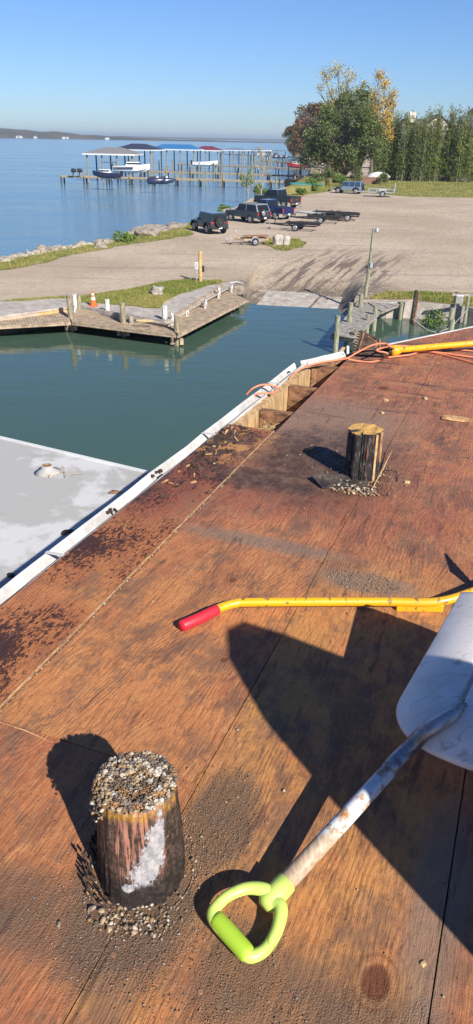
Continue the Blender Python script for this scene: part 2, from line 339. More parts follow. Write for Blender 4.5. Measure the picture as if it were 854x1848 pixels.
def shaft():
    n = NT('painted_wood_shaft'); g = n.noise(n.map(n.obj, rot=-UA, scale=(40, 8, 40)), 3, 3)
    z = n.sep(n.obj); a = n.noise(n.map(n.obj, scale=(1, 1, 1)), 32, 4, .65)
    base = n.mix(n.mr(g, .35, .65), (.33, .23, .15), (.48, .36, .25))
    band = n.math('MULTIPLY', n.mr(z[1], .01, .03), n.mr(z[1], .17, .20, 1, 0))
    col = n.mix(n.math('MULTIPLY', n.mr(a, .55, .5), band), base, (.60, .60, .60)); col = n.mix(n.math('MULTIPLY', n.mr(a, .60, .66), band), col, (.4, .17, .06))
    return n.fin(col, .6)
M['shaft'] = shaft()
M['cord'] = paint('orange_cord', (.68, .22, .11), .6, 0, 0); M['gutter'] = simple('white_gutter', (.47, .45, .42), .5, .14, 5, c2=(.58, .565, .54), bump=.05)
M['leaf'] = simple('dry_leaf', (.35, .18, .09), .8, .3, 30)
def membrane():
    n = NT('white_roof_coating'); a = n.noise(n.pos, 1.6, 6, .65, .3); b = n.noise(n.pos, 26, 4, .7); c_ = n.noise(n.map(n.pos, rot=.5, scale=(1, 3, 1)), 2.3, 4)
    col = n.mix(n.mr(a, .46, .56), (.37, .36, .335), (.52, .515, .50)); col = n.mix(n.mr(c_, .58, .7, 0, .5), col, (.32, .295, .26)); col = n.mix(n.mr(b, .62, .74, 0, .45), col, (.36, .31, .26))
    n.bump(b, .25, .004); return n.fin(col, .75)
M['membrane'] = membrane()
# setting
def water():
    n = NT('bay_water'); p = n.pos; y = n.sep(p)[1]; x = n.sep(p)[0]
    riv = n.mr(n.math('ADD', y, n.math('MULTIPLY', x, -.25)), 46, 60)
    m1 = n.noise(n.map(p, rot=.35, scale=(.5, 1.2, 1)), 1.7, 4, .6, .2); m2 = n.noise(n.map(p, rot=-.3, scale=(.35, 1, 1)), .45, 3, .6, .2); m3 = n.noise(n.map(p, scale=(.6, 1, 1)), .9, 3, .5)
    h = n.math('ADD', n.math('MULTIPLY', m1, n.math('ADD', .012, n.math('MULTIPLY', riv, .09))), n.math('MULTIPLY', m2, n.math('MULTIPLY', riv, .2)))
    h = n.math('ADD', h, n.math('MULTIPLY', m3, .018)); h = n.math('ADD', h, n.math('MULTIPLY', n.noise(p, .02, 3), n.math('MULTIPLY', riv, 3.0)))
    n.bump(h, 1.0, 1.0)
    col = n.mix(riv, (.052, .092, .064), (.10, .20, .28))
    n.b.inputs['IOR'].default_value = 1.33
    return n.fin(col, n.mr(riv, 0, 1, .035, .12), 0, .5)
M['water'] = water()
def gravel():
    n = NT('gravel_lot'); p = n.pos; a = n.noise(p, .09, 5, .6); b = n.noise(p, 2.2, 5, .75); c_ = n.noise(p, 14, 3, .8)
    col = n.mix(n.mr(a, .35, .65), (.39, .305, .215), (.50, .40, .295)); col = n.mix(n.mr(b, .4, .75, 0, .55), col, (.27, .215, .165)); col = n.mix(n.mr(c_, .55, .75, 0, .5), col, (.5, .43, .36))
    # vehicle tracks running down to the ramp
    t0 = at(560, 520, .8); t1 = at(680, 447, .8); d = (t1-t0); d.normalize(); nx = Vector((d.y, -d.x, 0))
    along = n.vm('DOT_PRODUCT', n.vm('SUBTRACT', p, tuple(t0)), tuple(d)); ac = n.vm('DOT_PRODUCT', n.vm('SUBTRACT', p, tuple(t0)), tuple(nx))
    wob = n.noise(n.comb(n.math('MULTIPLY', along, .11), n.math('MULTIPLY', ac, 1.5), 0), 1.3, 4, .6, .25)
    zone = n.math('MULTIPLY', n.mr(along, -4, 0), n.mr(along, 9, 22, 1, 0)); zone = n.math('MULTIPLY', zone, n.math('MULTIPLY', n.mr(ac, -5.0, -2.6), n.mr(ac, 2.5, 4.5, 1, 0)))
    tr = n.math('MULTIPLY', n.mr(n.math('ADD', wob, n.math('MULTIPLY', b, .16)), .555, .64), zone); col = n.mix(n.math('MULTIPLY', tr, .85), col, (.12, .085, .075))
    tl = n.noise(n.map(p, rot=.25, scale=(.13, 1.4, 1)), .8, 4, .65, .4); col = n.mix(n.mr(tl, .54, .7, 0, .6), col, (.22, .175, .14))
    wet = n.math('MULTIPLY', n.mr(n.vm('LENGTH', n.vm('MULTIPLY', n.vm('SUBTRACT', p, tuple(at(545, 519, .8))), (.17, .30, 0))), 1.15, .6), n.mr(b, .3, .55))
    col = n.mix(n.math('MULTIPLY', wet, .8), col, (.12, .1, .085))
    n.bump(n.math('ADD', b, c_), .5, .03); return n.fin(col, .92, None, .2)
M['gravel'] = gravel()
M['mud'] = simple('wet_gravel_mud', (.2, .165, .13), .8, .4, 3, c2=(.38, .315, .25), bump=.6, bd=.03)
def grassmat(name, c1, c2, c3):
    n = NT(name); a = n.noise(n.pos, .35, 5, .7); b = n.noise(n.pos, 5, 4, .7)
    col = n.mix(n.mr(a, .38, .62), c1, c2); col = n.mix(n.mr(b, .45, .7, 0, .7), col, c3); n.bump(b, .4, .05); return n.fin(col, .9, None, .15)
M['grass'] = grassmat('lawn', (.13, .15, .035), (.24, .2, .07), (.3, .24, .1))
M['blade'] = grassmat('grass_blades', (.13, .17, .03), (.26, .24, .07), (.34, .28, .11))
M['farhill'] = simple('far_wood', (.05, .05, .03), .95, .4, .02, c2=(.1, .07, .035), bump=0)
def leafmat(name, c1, c2, c3=None, s_=1.2):
    n = NT(name); a = n.noise(n.pos, s_, 3, .6); b = n.noise(n.pos, 9, 2)
    col = n.mix(n.mr(a, .38, .62), c1, c2); col = n.mix(n.mr(b, .5, .7, 0, .6), col, c3 or dk(c2, 1.3))
    n.b.inputs['Subsurface Weight'].default_value = 0; return n.fin(col, .6, None, .3)
M['lgreen'] = leafmat('dark_green_leaves', (.05, .075, .02), (.1, .13, .032), (.24, .24, .06))
M['lbamboo'] = leafmat('bamboo_leaves', (.06, .085, .016), (.14, .17, .03), (.27, .26, .06), .9)
M['lyellow'] = leafmat('yellowing_leaves', (.42, .27, .05), (.5, .33, .06), (.28, .22, .05))
M['lpale'] = leafmat('pale_sparse_leaves', (.32, .27, .08), (.42, .33, .1), (.24, .22, .07))
M['lautumn'] = leafmat('autumn_leaves', (.06, .065, .022), (.15, .07, .03), (.2, .11, .035), .35)
M['lbright'] = leafmat('bright_shrub_leaves', (.08, .14, .02), (.13, .2, .04), (.2, .24, .06))
M['bark'] = simple('bark', (.12, .09, .065), .9, .3, 3, c2=(.2, .16, .12))
M['palebark'] = simple('pale_bark', (.3, .26, .21), .9, .3, 3, c2=(.42, .38, .32))
M['glass'] = paint('car_glass', (.012, .015, .018), .06, 0, 0); M['bglass'] = paint('tinted_light_glass', (.03, .06, .1), .05, 0, 0)
M['cblack'] = paint('black_car_paint', (.012, .014, .018), .25, 0, 1); M['cblue'] = paint('blue_car_paint', (.012, .025, .1), .25, .2, 1)
M['csilver'] = paint('silver_blue_car_paint', (.26, .33, .42), .3, .5, .8); M['cslate'] = paint('slate_car_paint', (.03, .038, .05), .3, .1, .9)
M['cgreytop'] = paint('grey_fibreglass_top', (.17, .18, .19), .5, 0, .1)
M['chrome'] = simple('chrome', (.6, .6, .62), .2, .1, 5, metal=1, bump=0); M['taillight'] = paint('red_lens', (.5, .01, .01), .2, 0, 1)
M['orange'] = paint('orange_cone_plastic', (.75, .12, .02), .5, 0, 0); M['reflect'] = simple('white_band', (.8, .8, .78), .5, .05, 5)
for k, c in {'rgrey': (.2, .19, .19), 'rnavy': (.035, .04, .075), 'rblue': (.035, .15, .33), 'rmaroon': (.17, .03, .055), 'rslate': (.16, .2, .28)}.items():
    M[k] = simple('roofing_' + k[1:], c, .6, .12, 3, bump=.1)
M['navy'] = paint('navy_hull', (.025, .03, .07), .3, 0, .5); M['boatwhite'] = paint('white_hull', (.75, .75, .76), .3, 0, .5); M['cover'] = simple('pale_tarpaulin', (.5, .5, .5), .7, .15, 2, c2=(.68, .68, .68), bump=.5, bd=.05)
M['teal'] = simple('teal_tarpaulin', (.03, .22, .2), .6, .2, 3); M['housewall'] = simple('cream_siding', (.62, .58, .5), .8, .06, 3); M['houseroof'] = simple('grey_shingles', (.13, .125, .13), .85, .2, 6)
M['brickish'] = simple('rusty_planks', (.19, .095, .065), .9, .3, 3, c2=(.28, .16, .11))
M['redhull'] = paint('red_hull', (.45, .02, .03), .3, 0, .5)
# ------------------------------------------------------------------ water, land
NP = [Vector((-9000, -60, 0)), Vector((9000, -60, 0)), Vector((9000, 12000, 0)), Vector((-9000, 12000, 0))]
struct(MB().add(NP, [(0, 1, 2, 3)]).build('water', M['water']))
ZG = .8
def shore(pts, z=ZG): return [at(x, y, z) for x, y in pts]
land_px = [(-420, 540), (-200, 497), (-60, 474), (0, 466), (60, 458), (140, 444), (215, 431), (250, 412), (300, 407), (345, 402), (400, 384), (430, 371), (470, 349), (500, 341), (515, 338), (556, 322), (562, 306), (560, 298), (548, 286), (528, 277), (523, 268)]
land = shore(land_px) + [Vector((75, 900, ZG)), Vector((6000, 2400, ZG)), Vector((6000, -50, ZG)), Vector((60, -50, ZG))]
# basin side, right to left
land += [at(1700, 640, ZG), at(1000, 590, ZG), at(842, 553, ZG), at(748, 541, ZG), at(735, 543, ZG), at(655, 541, ZG), at(640, 540, ZG), at(672, 470, ZG), at(478, 468, ZG), at(440, 517, ZG), at(410, 515, ZG), at(304, 578, ZG), at(228, 570, ZG), at(122, 555, ZG), at(0, 572, ZG), at(-420, 584, ZG)]
wet_edge = land[-7:]
def sheet(name, pts, z, mat, kind='structure', depth=0, parent=None):
    bm = bmesh.new(); vs = [bm.verts.new((p[0], p[1], z)) for p in pts]; f = bm.faces.new(vs)
    if depth:
        r = bmesh.ops.extrude_face_region(bm, geom=[f]); 
        for v in [e for e in r['geom'] if isinstance(e, bmesh.types.BMVert)]: v.co.z -= depth
    bmesh.ops.triangulate(bm, faces=[f for f in bm.faces if len(f.verts) > 4]); bmesh.ops.recalc_face_normals(bm, faces=bm.faces)
    me = bpy.data.meshes.new(name); bm.to_mesh(me); bm.free(); me.materials.append(mat)
    if not depth and me.polygons[0].normal.z < 0: me.flip_normals()
    o = bpy.data.objects.new(name, me); C.objects.link(o)
    if kind: o['kind'] = kind
    if parent:
        o.parent = parent; off = ORG.get(parent.name, Vector()); ORG[o.name] = off
        for v in me.vertices: v.co -= off
    return o
gm = sheet('gravel_ground', land, ZG, M['gravel'], depth=1.6)
# grass patches with blades
def jag(pts, amp, step=.8):
    out = []
    for i in range(len(pts)):
        a = Vector(pts[i]); b = Vector(pts[(i+1) % len(pts)]); k = max(1, int((b-a).length/step))
        for j in range(k):
            p = a.lerp(b, j/k); q = noise.noise_vector(p*.9)*amp; out.append(Vector((p.x+q.x, p.y+q.y, p.z)))
    return out
def blades(name, poly, n, h, wd, z, mat='blade'):
    P = np.array([(p[0], p[1]) for p in poly]); lo_, hi = P.min(0), P.max(0); pts = []
    X = rng.uniform(lo_, hi, (n*3, 2)); X = X[inpoly(X, poly)][:n]; m = len(X)
    a = rng.uniform(0, 3.14, m); hh = h*rng.uniform(.5, 1.3, m); dx = np.cos(a)*wd; dy = np.sin(a)*wd; l = rng.normal(0, .35, (m, 2))*hh[:, None]
    V = np.stack([np.c_[X[:, 0]-dx, X[:, 1]-dy, np.full(m, z)], np.c_[X[:, 0]+dx, X[:, 1]+dy, np.full(m, z)], np.c_[X+l, z+hh]], 1).reshape(-1, 3)
    o = npmesh(name, V, np.arange(m*3).reshape(-1, 3), M[mat], None, 'stuff'); return tag(o, {'grass_tufts': 'short yellowish green grass tufts growing at the lot edges'}.get(name, name), 'grass')
gp = [[(0, 545), (60, 538), (140, 535), (230, 524), (300, 507), (345, 504), (392, 508), (375, 516), (330, 529), (296, 545), (290, 556), (262, 556), (190, 548), (140, 546), (128, 539), (85, 541), (40, 546)],
      [(-300, 530), (-200, 502), (0, 470), (60, 461), (140, 447), (215, 434), (250, 425), (300, 412), (345, 403), (400, 386), (420, 385), (345, 414), (352, 424), (300, 432), (250, 438), (190, 450), (120, 462), (60, 480), (0, 489), (-150, 510)],
      [(472, 351), (500, 343), (515, 340), (556, 325), (563, 308), (600, 318), (700, 325), (900, 330), (1400, 340), (1400, 372), (854, 357), (740, 355), (705, 352), (660, 348), (605, 345), (560, 350), (535, 357), (500, 368), (480, 372), (452, 372)],
      [(655, 541), (700, 527), (760, 527), (854, 530), (1100, 540), (1100, 572), (842, 553), (748, 541)],
      [(470, 440), (478, 432), (500, 430), (540, 433), (552, 442), (535, 450), (505, 452)],
      [(378, 512), (392, 506), (406, 506), (408, 511), (390, 514)]]
for i, g in enumerate(gp):
    pts = jag([at(x, y, ZG+.006) for x, y in g], .55 if i else .3, .7 if i != 2 else 2.0)
    struct(sheet('grass_ground', pts, ZG+.02, M['grass']))
    nb = (26000, 22000, 40000, 14000, 3500, 400)[i]
    far_ = i == 2
    o = blades('grass_tufts', pts, nb, (.09, .14, .12, .12, .16, .1)[i], (.02, .025, .07, .02, .03, .02)[i], ZG+.01)
    o['label'] = ('grass tufts on the lawn behind the angled boardwalk', 'grass tufts on the strip beside the river rocks', 'meadow grass between the lot and the bamboo', 'grass tufts along the right bulkhead', 'grass tufts round the concrete block', 'small weed patch at the boardwalk corner')[i]
# boat ramp: a gravel and slab slope that eases down from the lot into the water
rA, rB, rC, rD = at(478, 468, ZG), at(672, 470, ZG), at(642, 557, 0), at(445, 547, 0)
def rz_(s_, t):
    z = ZG*(1-max(0, t)**1.35); e = max(0, min(1, min(s_+.02, 1.02-s_)/.2)); w_ = (1-e*e*(3-2*e))*(max(0, 1-t*1.1) if s_ < .5 else 1)
    return (z+(ZG-.012-z)*w_ if t < 1.02 else z+(ZG-.012-z)*w_*max(0, 1-(t-1.02)*6)) - .004
NS, NTT = 60, 50; vs = []; fs = []
for j in range(NTT+1):
    t = -.02+1.62*j/NTT
    for i in range(NS+1):
        s_ = -.03+1.06*i/NS; p = rA.lerp(rB, s_).lerp(rD.lerp(rC, s_), t); vs.append((p.x, p.y, rz_(s_, t)+(.015*noise.noise(Vector((p.x, p.y, 0))*1.2) if t > .05 else -.008)))
for j in range(NTT):
    for i in range(NS): a_ = j*(NS+1)+i; fs.append((a_, a_+NS+1, a_+NS+2, a_+1))
struct(MB().add(vs, fs).build('boat_ramp', M['gravel'], smooth=True))
def onramp(x, y, e=0.0):
    z = .4
    for _ in range(30):
        p = at(x, y, z); P0 = Vector((p.x, p.y)); lo2, hi2 = 0, 1.6
        for _ in range(18):
            m = (lo2+hi2)/2; L2 = rA.lerp(rD, m); R2 = rB.lerp(rC, m); c2 = (R2.x-L2.x)*(p.y-L2.y)-(R2.y-L2.y)*(p.x-L2.x)
            if c2 < 0: lo2 = m
            else: hi2 = m
        z = z*.4+.6*ZG*(1-m**1.35)
    return Vector((p.x, p.y, z+e))
rs_ = [[(484, 525), (578, 531), (556, 556), (462, 552)], [(581, 535), (645, 538), (640, 562), (561, 556.5)], [(530, 556), (640, 563), (630, 580), (500, 575)], [(450, 553), (527, 556), (497, 574), (430, 570)]]
R0 = bpy.data.objects['boat_ramp']
for q in rs_:
    v = [onramp(x, y, .03) for x, y in q]; MB().add(v+[p-Vector((0, 0, .12)) for p in v], [(0, 3, 2, 1), (4, 5, 6, 7), (0, 1, 5, 4), (1, 2, 6, 5), (2, 3, 7, 6), (3, 0, 4, 7)][::1]).build('ramp_slab', M['concrete'], R0)
P = []
for _ in range(3500):
    x = rng.uniform(452, 638); y = 506+rng.random()*42
    inside = 484 < x < 640 and y > 526+(x-484)*.075
    if inside and rng.random() < .8 and not (590 < x < 650 and y < 541): continue
    p = onramp(x, y, .035 if inside else 0.0); P.append(tuple(p))
P = np.array(P); tag(pebbles('ramp_gravel', P, rng.uniform(.012, .04, len(P)), M['grit']), 'loose dark gravel washed over the boat ramp', 'gravel')
# scattered stones on the lot
P = []
lot = [at(x, y, ZG) for x, y in ((0, 500), (120, 470), (330, 430), (470, 430), (600, 360), (854, 362), (900, 520), (660, 525), (500, 515), (380, 500), (200, 520), (0, 535))]
bb = np.array([(p.x, p.y) for p in lot]); P = rng.uniform(bb.min(0), bb.max(0), (26000, 2)); P = P[inpoly(P, lot)]
tag(pebbles('lot_gravel', np.c_[P, np.full(len(P), ZG+.003)], rng.uniform(.012, .05, len(P)), M['pebble']), 'loose stones scattered over the tan gravel lot', 'gravel')
# hills far across the water
def ridge(name, x0, x1, dist, prof, depth, label):
    n = 160; vs = []; fs = []
    for i in range(n+1):
        t = i/n; x = x0+(x1-x0)*t; h = prof(t)*(.86+.28*noise.noise(Vector((i*.35, dist*.01, 0)))+.12*noise.noise(Vector((i*1.3, 0, 0))))
        y = dist + 60*noise.noise(Vector((t*5, 1, 0)))
        vs += [(x, y, -.5), (x, y+depth*.1, h*.75), (x, y+depth*.35, h), (x, y+depth, h*.8), (x, y+depth+40, -.5)]
    for i in range(n):
        for k in range(4): o = i*5+k; fs.append((o, o+5, o+6, o+1))
    o = MB().add(vs, fs).build(name, M['farhill'], smooth=True); struct(o); return o
XH = lambda t: -2600+2900*t
ridge('hills', -2600, 300, 2050, lambda t: float(np.interp(XH(t), [-2600, -800, -640, -500, -330, -200, 300], [34, 32, 28, 17, 9, 4.5, 1.5])), 300, '')
ridge('hills', -4200, 3200, 4700, lambda t: 11, 500, '')
ridge('hills', 262, 420, 1450, lambda t: 11*min(1, t*5)**.5, 120, '')
# houses and boats as tiny white specks on the far shore
for i, (x, z) in enumerate(((6, 3.2), (11, 3), (40, 2.2), (96, 2.5), (101, 2.2), (178, 2.2))):
    p = at(x, 243.5+x*.018, 0); k = 1900/p.y; p = Vector((p.x*k, 1900, 0)) if True else p
    t = thing('far_house', ('white house at far left of the distant shore', 'second white house on the far left distant shore', 'small white house below the distant wooded ridge', 'white house by the dark ridge foot', 'low white building next to the ridge foot', 'last white building where the ridge thins out')[i], 'house', (p.x, 2020, .5), 'houses on the far shore')
    L = 7+3*(i % 2); MB().box((p.x, 2020, 2.5), (L, 6, 4)).build('wall', M['white'], t); MB().side([(-L/2-.5, 0), (0, 2.2), (L/2+.5, 0)], -3.4, 3.4).shift((p.x, 2020, 4.5)).build('roof', M['rgrey'], t)
# ------------------------------------------------------------------ boathouse roof we stand on
corner = Vector((.47, 5.19)); e0 = Vector((-.79, 2.07)); ed = (corner-e0).normalized(); near = e0 - ed*4.5
outl = [near, corner, Vector((.9, 5.55)), Vector((2.02, 6.45)), Vector((6.2, 9.8)), Vector((6.2, -2.0)), Vector((0, -2.2))]
BH = thing('boathouse', 'boathouse with bare brown plywood roof deck in the foreground', 'building', (0, 0, 0))
TH = .018
def clipsheet(poly):
    for a, b in ((outl[0], outl[1]), (outl[1], outl[2]), (outl[2], outl[4])):
        d = b-a; nrm = Vector((-d.y, d.x)).normalized(); poly = clip(poly, a, nrm)
        if len(poly) < 3: return poly
    return poly
W = .61; JU = uv(rp(330, 949))[0]; JU2 = uv(rp(0, 1300))[0]
ug = uv(rp(497, 778))[0]
def sheetpiece(poly, dz):
    poly = clipsheet(poly)
    if len(poly) < 3: return
    c = sum(poly, Vector((0, 0)))/len(poly); mb = MB(); z1 = ZR+dz
    mb.prism([p for p in poly][::-1], z1-TH, z1); return mb.build('plywood_sheet', M['ply'], BH)
def rect(u0, u1, v0, v1): return [UVp(u0, v0), UVp(u1, v0), UVp(u1, v1), UVp(u0, v1)]
g2 = .0016
# outer strip (short lengths) up to the torn opening
cuts = [-3.0, -1.0, .9, uv(rp(60, 1215))[0]-.9, ug]
cuts = [-3.2, -.8, ug]
for i in range(len(cuts)-1): sheetpiece(rect(cuts[i]+g2, cuts[i+1]-g2, VA-1.6, VA-.006), rng.uniform(-.001, .001))
rows = {0: [-3.4, JU2-2.44, JU2, JU, JU+2.44, JU+4.9], 1: [-3.3, uv(rp(580, 1005))[0]-2.44, uv(rp(580, 1005))[0], uv(rp(580, 1005))[0]+2.44, 8.4]}
for k in range(0, 11):
    v0, v1 = VA+W*k, VA+W*(k+1)
    r = rows.get(k) or ([-3+ (k % 2)*1.2 + j*2.44 for j in range(6)])
    for i in range(len(r)-1): sheetpiece(rect(r[i]+g2, r[i+1]-g2, v0+g2, v1-g2), (-.0012, .0014, .0004, -.0006)[(i+k) % 4])
# dark felt under the sheets
un = MB(); inner = clipsheet(rect(-3.4, 9, VA+.03, VA+7)); un.prism(inner[::-1], ZR-.03, ZR-.0195); un.build('roof_underlay', M['dark'], BH)
un = MB(); inner = clipsheet(rect(-3.4, ug-.03, VA-1.4, VA+.025)); un.prism(inner[::-1], ZR-.03, ZR-.0195); un.build('roof_underlay', M['dark'], BH)
# rim board, joists and blocking in the torn strip
n2 = Vector((ed.y, -ed.x)); zt = ZR-.02
def P3(p, z): return Vector((p[0], p[1], z))
mb = MB(); a = near+n2*.025; b = corner+n2*.02; mb.bar(P3(a, zt-.1), P3(b, zt-.1), .045, .2); mb.build('rim_board', M['lumber'], BH)
e2 = (outl[2]-outl[1]).normalized(); m2 = Vector((e2.y, -e2.x)); e3 = (outl[4]-outl[2]).normalized(); m3 = Vector((e3.y, -e3.x))
MB().bar(P3(corner+m2*.03+e2*.02, zt-.1), P3(outl[2]+m2*.03, zt-.1), .04, .2).build('rim_board', M['joist'], BH)
MB().bar(P3(outl[2]+m3*.03, zt-.1), P3(outl[4]+m3*.03, zt-.1), .04, .2).build('rim_board', M['joist'], BH)
for (x, y) in ((483, 733), (533, 690), (585, 655)):
    u, v = uv(rp(x, y)); 
    dv = 1.0
    A = UVp(u, v); A = A + V2*.0; B = UVp(u, VA+.5)
    # start at the inner face of the rim
    k = (a + n2*.024); t_ = ((k - A).dot(n2))/V2.dot(n2); A = A + V2*t_
    MB().bar(P3(A, zt-.1), P3(B, zt-.1), .042, .196).build('joist', M['joist'], BH)
sl_ = MB(); q = clipsheet(rect(ug-.3, uv(rp(560, 690))[0], VA-.9, VA+.1)); sl_.prism(q[::-1], ZR-.235, ZR-.225); sl_.build('soffit_board', M['lumber'], BH)
# straw nest and scraps in the opening
def straws(name, cx, cy, z, n, r, L, mat, parent=None, flat=.3, wd=.0012):
    V = []; F = []
    for i in range(n):
        a0 = rng.uniform(0, 6.28); rr = r*abs(rng.normal(0, .55)); p = np.array([cx+rr*math.cos(a0), cy+rr*math.sin(a0), z+abs(rng.normal(0, flat*r))*.5])
        a1 = rng.uniform(0, 6.28); l = L*rng.uniform(.4, 1.3); d = np.array([math.cos(a1), math.sin(a1), rng.normal(0, .22)]); s_ = np.array([-d[1], d[0], 0])*wd
        pm = p+d*l*.5+np.array([0, 0, L*.08]); pe = p+d*l; o = len(V); up = np.array([0, 0, wd])
        V += [p-s_, p+s_, p+up, pm-s_, pm+s_, pm+up, pe-s_, pe+s_, pe+up]
        for j in (0, 3): F += [(o+j, o+j+3, o+j+5, o+j+2), (o+j+1, o+j+2, o+j+5, o+j+4), (o+j, o+j+1, o+j+4, o+j+3)]
    return npmesh(name, V, F, mat, parent, 'stuff')
ps = rp(487, 768, -.06); tag(straws('straw_nest', ps.x, ps.y, ps.z-.06, 260, .11, .09, M['straw']), 'pale straw nest tucked in the torn roof bay', 'straw')
ps = rp(545, 720, -.2); tag(straws('straw_scraps', ps.x, ps.y, ZR-.222, 60, .08, .07, M['straw']), 'thin straw scraps in the middle roof bay', 'straw')
# gutter
def gutter(pts, name='gutter'):
    # profile across (x = outwards, z)
    prof = [(.004, -.002), (.004, -.085), (.055, -.09), (.075, -.05), (.088, -.012), (.082, -.004), (.074, -.014), (.062, -.05), (.048, -.08), (.014, -.076), (.012, -.003)]
    mb = MB(); N = len(prof)
    for i, p in enumerate(pts):
        d0 = (pts[min(i+1, len(pts)-1)]-pts[max(i-1, 0)]).normalized(); o_ = Vector((-d0.y, d0.x)); wob = .006*noise.noise(Vector((i*.7, 3, 0)))
        zz = .008*noise.noise(Vector((i*.5, 9, 0)))
        for x, z in prof: q_ = p + o_*(x+wob); mb.v.append((q_.x, q_.y, ZR-.004+z+zz))
    for i in range(len(pts)-1):
        for k in range(N): a = i*N+k; b = i*N+(k+1) % N; mb.f.append((a, b, b+N, a+N))
    mb.f.append(tuple(range(N))[::-1]); mb.f.append(tuple((len(pts)-1)*N+k for k in range(N)))
    return mb.build(name, M['gutter'], BH, smooth=False)
L = (corner-near).length
GT = gutter([near+ed*L*i/40 for i in range(41)])
gutter([corner+e2*.03+e2*.47*i/6 for i in range(7)])
for f in (.30, .47, .545, .62, .80, .93):
    p = near+ed*L*f; o_ = Vector((-ed.y, ed.x))
    MB().bar(P3(p+o_*.0, ZR-.0), P3(p+o_*.082, ZR-.004), .016, .003).build('gutter_strap', M['gutter'], GT)
MB().bar(P3(outl[2]-m3*.008, ZR-.02), P3(outl[4]-m3*.008, ZR-.02), .014, .05).build('drip_edge', M['gutter'], BH)
# walls under the roof
c0 = near+n2*.35; c1 = corner+n2*.4-ed*.3
wl = [c0, c1, outl[2]+m3*.5+Vector((.0, -.25)), Vector((5.9, 9.0)), Vector((5.9, -1.8)), Vector((.3, -1.9))]
mbw = MB()
for i in range(len(wl)): p, q = wl[i], wl[(i+1) % len(wl)]; mbw.bar(P3(p, 3.3), P3(q, 3.3), .12, 6.6)
mbw.build('wall', M['greywood'], BH)
# lower white roof
ZL = ZR-.8
LR = thing('lower_boathouse', 'neighbouring boathouse with a scuffed white coated flat roof at left', 'building', (-2, 3, 0))
Aa, Bb = at(0, 790, ZL), at(275, 855, ZL); dd = (Bb-Aa).normalized(); A0 = Aa - dd*6; bx = Vector((-ed.y, ed.x))
o1 = Vector((Bb.x, Bb.y)) ; rr = near+n2*.2
inn = [Vector((A0.x, A0.y)), o1+Vector((dd.x, dd.y))*.25, rr+Vector((0, 0)), Vector((-6, -2.4))]
MB().prism(inn[::-1], ZL-.1, ZL).build('roof_membrane', M['membrane'], LR)
MB().bar((A0.x, A0.y, ZL-.04), (o1.x+dd.x*.2, o1.y+dd.y*.2, ZL-.04), .03, .1).build('edge_flashing', M['white'], LR)
MB().prism([Vector((-5.8, 5.9)), Vector((-.9, 3.9)), Vector((-2.3, -1.5)), Vector((-5.8, -2.0))][::-1], 0, ZL-.11).build('wall', M['greywood'], LR)
pv = at(86, 852, ZL); 
MB().tube([(pv.x, pv.y, ZL), (pv.x, pv.y, ZL+.008), (pv.x, pv.y, ZL+.03)], [.10, .065, .045], 14).build('vent_boot', M['membrane'], LR, smooth=True)
MB().tube([(pv.x, pv.y, ZL+.03), (pv.x, pv.y, ZL+.055)], [.045, .042], 14).build('vent_pipe', M['membrane'], LR)
MB().tube([(pv.x, pv.y, ZL+.0555), (pv.x, pv.y, ZL+.058)], [.032, .030], 12).build('pipe_opening', M['rust'], LR)
tag(straws('straw_tuft', pv.x, pv.y, ZL+.06, 14, .02, .035, M['straw']), 'small straw tuft in the white roof vent stub', 'straw')
tag(straws('twig_litter', at(105, 858, ZL).x, at(105, 858, ZL).y, ZL+.004, 12, .1, .10, M['splinter'], flat=.05, wd=.002), 'thin twigs lying beside the white vent stub', 'twigs')
P = []; V = []; F = []
for i in range(60):
    x = rng.uniform(-2.8, -.55); y = rng.uniform(1.9, 4.5)
    if i < 14: x, y = -.75-.25*rng.random()-(3.9-3.9)*0, 0; t_ = rng.uniform(.2, 1); p_ = near+ed*L*(.45+.5*t_)+bx*rng.uniform(.13, .3); x, y = p_.x, p_.y
    a = rng.uniform(0, 6.28); l = rng.uniform(.01, .06); d = np.array([math.cos(a), math.sin(a), 0]); s_ = np.array([-d[1], d[0], 0])*rng.uniform(.0015, .004); p = np.array([x, y, ZL+.004]); o = len(V)
    V += [p-s_, p+s_, p+d*l+s_*.5+[0, 0, .006], p+d*l-s_*.5+[0, 0, .003]]; F.append((o, o+1, o+2, o+3))
pl = np.array([(v.x, v.y) for v in inn]); k_ = inpoly(np.array([V[f[0]][:2] for f in F]), inn); F = [f for f, z in zip(F, k_) if z]
tag(npmesh('bark_litter', V, F, M['char'], None, 'stuff'), 'dark bark slivers scattered on the white lower roof', 'debris')
def leafthing(px, py, z, L_, mat, label, cat='leaf', rz=0.0, name='fallen_leaf'):
    p = at(px, py, z); vs = []; fs = []; nn = 8
    for i in range(nn+1):
        t = i/nn; wv = L_*.28*math.sin(math.pi*min(.999, t*.93+.05))**.8*(1+.3*noise.noise(Vector((i*.9, px, 0))))
        for s_ in (-1, 0, 1): vs.append((t*L_-L_/2, s_*wv, .004+.28*wv*abs(s_)+.02*L_*math.sin(t*5)))
    for i in range(nn):
        for k in (0, 1): o = i*3+k; fs.append((o, o+3, o+4, o+1))
    o = MB().add(vs, fs).build(name, mat, smooth=True); m = o.modifiers.new('s', 'SOLIDIFY'); m.thickness = .002
    o.location = p+Vector((0, 0, .003)); o.rotation_euler = (0, 0, rz); tag(o, label, cat); return o
leafthing(207, 890, ZL, .085, M['leaf'], 'curled tan leaf on the white roof near the gutter shadow', rz=.3)
leafthing(122, 962, ZL, .09, M['char'], 'dark bark sliver on the white roof beside the gutter', 'bark', .9, 'bark_sliver')
leafthing(20, 1040, ZL, .07, M['char'], 'dark bark sliver at the left end of the gutter shadow', 'bark', 2.2, 'bark_sliver')
MB_ = None
